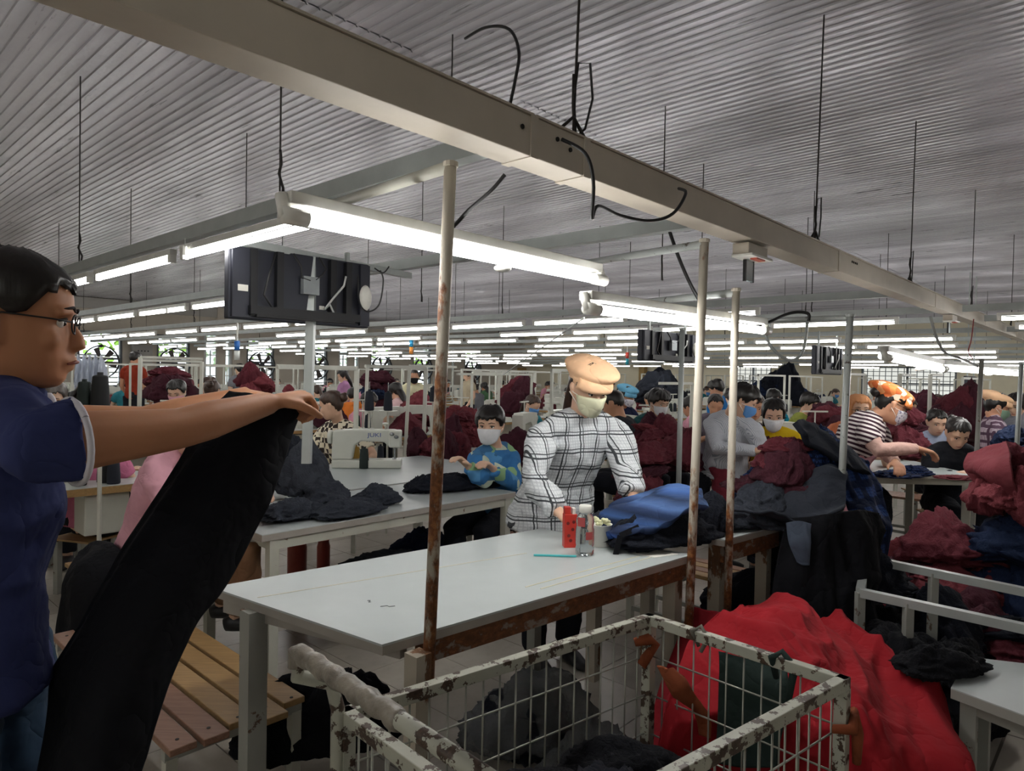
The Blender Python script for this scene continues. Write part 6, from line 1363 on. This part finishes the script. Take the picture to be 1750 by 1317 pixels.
# second-row table things: cones, jars
c_ = [(673, 813, 0.751, M_TH_Y, 'mustard thread cone standing on the second-row table, leftmost'), (622, 800, .751, M_TH_G, 'grey-green thread cone standing by the lettered sewing machine'), (649, 793, .751, M_TH_N, 'black thread spool right of the lettered sewing machine cones'), (608, 797, .751, M_TH_Y, 'mustard thread cone behind the grey-green one')]
cone(G(622, 800, .751), M_TH_G, c_[1][4], None, 1.0); cone(G(607, 796, .751), M_TH_Y, c_[3][4], None, 1.0); cone(G(650, 794, .751), M_TH_N, c_[2][4], None, 1.0, .75)
o = cone(G(636, 799, .751)+Vector((0, 0, .03)), M_TH_Y, 'mustard thread cone lying on its side by the lettered machine', None, .6); o.rotation_euler = (0, math.pi/2, .3)
for k, (px, py, z) in enumerate(((508, 955, .1), (553, 955, .1))):
    p = P(px, py-25, 4.3 if k == 0 else 4.7); r = thing('plastic_jar', 'red plastic %s on the floor under the second-row table' % ('jug with a handle, bigger one', 'jar, smaller one')[k], 'jar', lift(p, 0)); s = (1.0, .75)[k]
    m = MB(); m.lathe([(.05*s, .0), (.058*s, .02), (.06*s, .38*s), (.05*s, .42*s), (.05*s, .45*s)], 18); m.build('jar_body', mat('jar_red', '8c3226', .35), r, True); m = MB(); m.lathe([(.055*s, .44*s), (.055*s, .48*s), (.03*s, .49*s)], 18); m.build('lid', mat('jar_lid', 'b5482e', .4), r, True)
# ------------------------------------------------------------------ the hall beyond: sewing stations, workers, frames
M_WTOP = mat('station_top', 'b9bcb8', 0.35)
def station_table():
    r = thing('sewing_table', 'x', 'table'); m = MB(); m.box((0, 0, 0.748), (1.1, 0.55, 0.006)); m.build('tabletop', M_WTOP, r)
    m = MB(); m.box((0, 0, 0.727), (1.102, 0.552, 0.036)); m.build('wood_edge', M_PLY, r)
    for x in (-0.42, 0.42):
        m = MB(); m.box((x, 0, 0.36), (0.05, 0.07, 0.70)); m.box((x, 0, 0.03), (0.06, 0.5, 0.05)); m.build('leg', M_MACH, r)
    m = MB(); m.box((0.2, 0.05, 0.58), (0.24, 0.3, 0.22)); m.build('motor_box', M_MACH, r)
    m = MB(); m.tube([(0.36, 0.2, 0.75), (0.36, 0.2, 1.18)], 0.008, 6); m.box((0.36, 0.2, 1.18), (0.26, 0.02, 0.015)); m.lathe([(0.13, 0), (0.13, 0.008)], 14, c=(0.36, 0.2, 0.86)); m.build('thread_stand', M_MACH, r)
    return reg(r)
def station_machine():
    r = thing('sewing_machine', 'x', 'sewing machine')
    m = MB(); m.box((0, 0, 0.03), (0.47, 0.17, 0.06)); m.build('machine_bed', M_MACH, r)
    m = MB(); m.prism([(-0.215, 0.20), (-0.225, 0.31), (-0.19, 0.335), (0.12, 0.335), (0.235, 0.325), (0.24, 0.06), (0.10, 0.06), (0.085, 0.20), (0.04, 0.235), (-0.12, 0.225)], (0, 0.055, 0), (1, 0, 0), (0, 0, 1), (0, -1, 0), 0.11); m.build('machine_arm', M_MACH, r)
    m = MB(); m.box((-0.19, 0, 0.24), (0.08, 0.12, 0.15)); m.tube([(-0.185, 0, 0.17), (-0.185, 0, 0.065)], 0.005, 6); m.build('needle_head', M_MACH, r)
    m = MB(); m.lathe([(0.03, 0), (0.06, 0.004), (0.055, 0.03)], 12, M=Matrix.Translation((0.24, 0, 0.26)) @ Matrix.Rotation(math.pi/2, 4, 'Y')); m.build('handwheel', M_MACH, r, True)
    return reg(r)
def frame_proto():
    r = thing('rack_frame', 'x', 'frame')
    for x in (-0.55, 0.55): m = MB(); m.box((x, 0, 0.78), (0.03, 0.03, 1.56)); m.build('post', M_MACH, r)
    m = MB(); m.box((0, 0, 1.545), (1.13, 0.028, 0.03)); m.build('crossbar', M_MACH, r)
    return reg(r)
PT, PM_, PF = station_table(), station_machine(), frame_proto(); used = {}
def place(proto, lab, loc, rz, group, swap=None):
    if proto.name not in used: used[proto.name] = 1; proto.location = loc; proto.rotation_euler = (0, 0, rz); proto['label'] = lab; proto['group'] = group; return proto
    return copy_tree(proto, loc, rz, lab, group, None, swap)
def at(T, x, y, z, rz): c, s = math.cos(rz), math.sin(rz); return Vector((T.x+x*c-y*s, T.y+x*s+y*c, z))
def station(T, rz, where, cones=2, cm=None):
    place(PT, 'white sewing table with wood edge, '+where, lift(T, 0), rz, 'sewing tables in the hall')
    place(PM_, 'white sewing machine, '+where, at(T, -0.1, 0.02, 0.751, rz), rz, 'sewing machines in the hall')
    for q in range(cones): cone(at(T, 0.29+q*0.14, 0.2, 0.869, rz), cm or (M_TH_N, M_TH_G, M_TH_K)[q % 3], '%s dark thread cone, %s' % (('left', 'right')[q], where), 'dark thread cones in the hall', 0.95)
# workers: a few figures copied with their own shirts
SH = [('white', 'c9cbd0'), ('grey', '77797f'), ('pink', 'cf93a3'), ('blue', '41629c'), ('maroon', '6b2c38'), ('black', '222329'), ('green', '4c6b4e'), ('pale yellow', 'cfc488'), ('lilac', 'a795b5'), ('orange', 'c97a40'), ('teal', '2f7580')]
SH = [(n, fabric('worker_'+n.replace(' ', '_'), c)) for n, c in SH]
base_m = fabric('worker_base', '999999')
protos = []
for i, (kind, hair, hm, mk) in enumerate((('sit', 'bun', H_BLACK, None), ('sit', 'short', H_BLACK, MW), ('sit', 'long', H_BLACK, None), ('sit', 'pony', H_BROWN, fabric('mask_blue', '5f93cf')), ('sit', 'thick', H_BLACK, None), ('stand', 'pony', H_BLACK, MW))):
    J = pose(kind); r, _, _ = person('x', J, (0, 1, -0.5 if kind == 'sit' else -0.3), (base_m, 'shirt'), (SK_MID, SK_FAIR)[i % 2], hair, hm, mask=mk, voxel=0.016, trousers=M_DKTR, eyes=False, root=(0, 0, 0), seed=60+i, fold=0.012)
    protos.append((reg(r), kind, hair, mk))
busy = [(o.location.x, o.location.y, 0.55 if o.get('category') == 'person' else 0.38) for o in COL.objects if o.parent is None and o.get('category') in ('person', 'garment') and o.location.y > 3]
busy += [(W(u, v).x, W(u, v).y, .75) for u in (2, 2.8, 3.6) for v in (3.2, 4.2)]
def free(p, r=0.5): return all((p.x-x)**2+(p.y-y)**2 > (r*0.5+q)**2 for x, y, q in busy)
rd = random.Random(11); lines = [4.7, 6.3, 7.9, 9.6, 11.4, 13.3, 15.3, 17.4, 19.6, 21.8]
hn = {'bun': 'a hair bun', 'short': 'short hair', 'long': 'long hair', 'pony': 'a ponytail', 'thick': 'thick hair'}
for i, u_ in enumerate(lines):
    v_ = 0.10*u_+1.0+(2.2 if i == 0 else 0.6 if i == 1 else 0); k = 0
    while v_ < 20.3:
        d = W(u_, v_).y; T = W(u_+rd.uniform(-.08, .08), v_)
        if d > 6.6 and free(T, .7):
            back = rd.random() < 0.45; rz = ROT+(math.pi if not back else 0)
            where = '%s station of the %s line from the camera' % (ORD[min(k, 19)], ORD[i])
            station(T, rz, where)
            if rd.random() < 0.45:
                place(PF, 'white upright frame with crossbar at the '+where, at(T, 0, 0.36, 0, rz), rz, 'white rack frames')
            if rd.random() < 0.72:
                q = at(T, -0.1+rd.uniform(-.1, .1), -0.62, 0, rz)
                if free(q, .45):
                    pr = protos[rd.randrange(5) if rd.random() < 0.92 else 5]; sn, sm = SH[rd.randrange(len(SH))]
                    lab = 'worker in a %s shirt with %s%s, %s' % (sn, hn[pr[2]], ' and mask' if pr[3] else '', where)
                    if len(lab.split()) > 16: lab = 'worker in a %s shirt, %s' % (sn, where)
                    o = place(pr[0], lab, q, rz, 'workers in the hall', {base_m.name: sm})
                    if o is pr[0]:
                        for ch in o.children:
                            if ch.name.startswith('shirt'):
                                for sl in ch.material_slots: sl.link = 'OBJECT'; sl.material = sm
                    busy.append((q.x, q.y, .4))
                    if pr[1] == 'sit': stool(q, 0.415, rz, 'worker at the '+where)
            if rd.random() < 0.30:
                g_ = at(T, rd.uniform(-.35, -.2), rd.uniform(0.1, .3), 0.76, rz); mm = [(MAR, 'maroon'), (MAR2, 'dark maroon'), (BLK2, 'black'), (MAR3, 'maroon red'), (NAV, 'navy')][rd.randrange(5)]
                for q in range(1): garment(g_+Vector((rd.uniform(-.15, .15), rd.uniform(-.1, .1), q*.13)), rd.uniform(.24, .32), rd.randrange(7), mm[0], '%s garment on the table, %s' % (mm[1], where), 'garments on the sewing tables', rd.uniform(0, 6), rd.uniform(1, 1.6))
        k += 1; v_ += 1.42
for pr in protos:
    if pr[0].name not in used:
        def rm(o):
            for c in list(o.children): rm(c)
            bpy.data.objects.remove(o)
        rm(pr[0])
# the ones that show clearly, placed by hand
station(P(735, 735, 8.5), 0.12, 'between the rusty table pole and the seated masked woman', 2)
station(P(905, 755, 7.4), 1.2, 'just left of the checked-shirt woman', 2)
station(P(1068, 752, 7.2), 0.2, 'just right of the checked-shirt woman, before the cropped-hair man', 0)
station(P(1350, 745, 6.5), 0.1, 'right of the woman in yellow', 2)
station(P(215, 730, 6.3), 0.15, 'under the masked woman at the left', 2)
# left machine table close behind the man's arm
TT = rect(0.70, 1.90, 4.74, 5.35, .75)
lt = simple_table('sewing table with thick wooden edge between the man and the woman in pink', TT, 0.752, M_WTOP, M_PLY, M_MACH, False, None, 0.045, 'sewing_table')
pb = G(163, 925, .42)
o = lt.location; c = W(1.45, 4.95)-o; m = MB(); m.box((0, 0, 0), (0.26, 0.22, 0.26), Matrix.Translation((c.x, c.y, .56)) @ Matrix.Rotation(ROT, 4, 'Z')); m.build('white_drawer_box', M_MACH, lt, bevel=.01)
c = W(0.98, 4.8)-o; m = MB(); m.box((0, 0, 0.36), (0.09, 0.06, 0.66), Matrix.Translation((c.x, c.y, 0)) @ Matrix.Rotation(ROT, 4, 'Z')); m.box((0, 0.1, 0.03), (0.07, 0.5, 0.06), Matrix.Translation((c.x, c.y, 0)) @ Matrix.Rotation(ROT, 4, 'Z')); m.build('stand_column', M_MACH, lt, bevel=.004)
machine('white sewing machine on the wood-edged table, left of the pink blouse', W(1.15, 5.12, .753), ROT, None)
for px, py, mm, lab in ((136, 829, M_TH_G, 'green-black thread cone standing alone on the wood-edged table'), (177, 824, M_TH_K, 'black thread cone, left of the pair beside the pink blouse'), (194, 826, M_TH_N, 'black thread cone, right of the pair beside the pink blouse'), (186, 818, M_TH_K, 'black thread cone behind the pair beside the pink blouse')):
    cone(G(px, py, .753), mm, lab, None, 1.05)
cone(P(171, 700, 3.9), M_TH_K, 'large black thread cone just above the man\'s sleeve', None, 1.3); sd = thing('cone_stand', 'white stand rod with tray holding the large cones at the left', 'stand', lift(P(171, 700, 3.9), 0)); 
m = MB(); zt = P(171, 700, 3.9).z; m.tube([(0, 0, 0), (0, 0, zt-.012)], .012, 8); m.box((0, 0, zt-.006), (.3, .12, .01)); m.build('stand_rod', M_MACH, sd)
cone(P(171, 700, 3.9)+Vector((-.09, .0, 0)), M_TH_G, 'green-black thread cone left of the large black cone', None, 1.05)
# shared big cones in the middle distance
for k, (px, py, d, mm, lab) in enumerate(((631, 701, 6.2, M_TH_N, 'navy thread cone left of the pair beside the leaning white post'), (663, 701, 6.3, M_TH_N, 'navy thread cone right of the pair beside the leaning white post'), (740, 686, 7.2, M_TH_N, 'navy thread cone on a stand right of the cream T-shirt woman'))):
    p = P(px, py, d); cone(p, mm, lab, None, (1.15, 1.1, 1)[k]); r = thing('cone_stand', 'white stand holding the %s' % lab.split(' beside')[0].split(' on a')[0], 'stand', lift(p, 0)); m = MB(); m.tube([(0, 0, 0), (0, 0, p.z-.008)], .010, 8); m.lathe([(.09, p.z-.010), (.09, p.z-.002)], 14); m.build('stand_rod', M_MACH, r)
    m = MB(); m.tube([(0, 0, p.z+.16), (0, 0, p.z+.26)], .004, 6); m.build('cone_pin', M_STEEL, r)
# tall white posts in the middle distance
for k, (x0, y0, x1, y1, d) in enumerate(((610, 630, 606, 800, 5.6), (700, 625, 690, 745, 7.6), (728, 628, 722, 760, 6.6), (628, 625, 622, 720, 8.0), (853, 640, 850, 720, 8.4), (807, 637, 805, 700, 9.0), (909, 640, 905, 690, 9.4), (240, 610, 236, 700, 7.8), (345, 618, 341, 665, 8.6), (1590, 640, 1588, 700, 9), (1478, 640, 1476, 700, 8.5), (1538, 640, 1534, 690, 8.0), (1183, 655, 1180, 730, 7.6))):
    a, b = P(x0, y0, d), P(x1, y1, d); b = lift(b, 0); r = thing('white_post', 'slim white upright post, %s from the left among the middle-distance posts' % ORD[k], 'post', b, 0, 'slim white posts')
    m = MB(); m.beam(Vector(), a-b, .035, .035, (0, 1, 0)); m.build('post', M_MACH, r); m = MB(); e = W(1, 0)*(.7 if k % 2 else -.7); m.beam(a-b, a-b+Vector((e.x, e.y, 0)), .028, .028); m.build('arm', M_MACH, r)
# things on the walls and between
r = thing('control_box', 'grey electrical control box on the long wall between the first windows', 'box', W(7.45, V1-0.09, 1.55), ROT); m = MB(); m.box((0, 0, .3), (.55, .16, .6)); m.build('box_body', M_GREYW, r, bevel=.01); m = MB(); m.box((0, -.085, .3), (.46, .012, .5)); m.build('door', M_GREYW, r)
for k in range(4): m = MB(); m.lathe([(.02, 0), (.02, .015)], 8, M=Matrix.Translation((-.13+k*.09, -.095, .42)) @ Matrix.Rotation(math.pi/2, 4, 'X')); m.build('indicator', M_BLACK, r)
r = thing('hanging_shirts', 'pale blue-white shirts hanging on a rail at the left of the hall', 'clothes rail', lift(P(155, 640, 9.0), 0)); z1 = P(155, 610, 9.0).z
m = MB(); m.tube([(-.25, 0, z1), (.25, 0, z1)], .01, 8); m.tube([(0, 0, 0), (0, 0, z1)], .012, 8); m.build('rail', M_MACH, r)
for k in range(5):
    me_ = blobm(6, fabric('pale_shirt', 'c5ccda')); ob = link('shirt', me_, None, r); ob.location = (-.15+k*.075, 0, z1-.42); ob.scale = (.03, .16, 1.3)
for k, (px, py, d, c1_, c2_) in enumerate(((405, 598, 9.0, '2a6fc0', 'd8dcd8'), (703, 592, 12.0, '2a90c0', 'd88a3a'), (1072, 612, 14.0, 'c0463a', '2a90a0'))):
    p = P(px, py, d); r = thing('signal_lamp', 'hanging signal column with coloured segments, %s from the left' % ORD[k], 'signal', p); m = MB(); m.tube([(0, 0, 0), (0, 0, 2.1-p.z)], .012, 8); m.build('rod', M_MACH, r)
    m = MB(); m.lathe([(.035, 0), (.035, .12)], 12); m.build('segment', mat('sig_a%d' % k, c1_, .4), r, True); m = MB(); m.lathe([(.035, -.13), (.035, -.01)], 12); m.build('segment', mat('sig_b%d' % k, c2_, .4), r, True)
for k, (px, py, d, w, h) in enumerate(((1333, 680, 20, .8, .7), (1098, 655, 21, .25, 1.2), (885, 662, 21, .8, 1.5))):
    q_ = ray(px, py); d = 24.25*q_.y/(S_*q_.x+C_*q_.y); p = P(px, py, d); h = h*1.0; r = thing('notice_board' if k else 'cardboard_box', ('cardboard box high against the cream wall', 'brown panel on the cream wall right of the peach cap', 'brown door panel at the hall\'s far corner')[k], 'box' if not k else 'board', lift(p, 0), ROT); z = max(p.z, h/2)
    m = MB(); m.box((0.02, 0, z+.2), (.25, w, h)); m.build('box_body' if not k else 'board', mat('brown_board', '8c7448', .8), r)
    m = MB(); m.box((0.05, 0, z+.17-h/2), (.3, w*.9, .03)); m.build('shelf', M_GREYW, r)
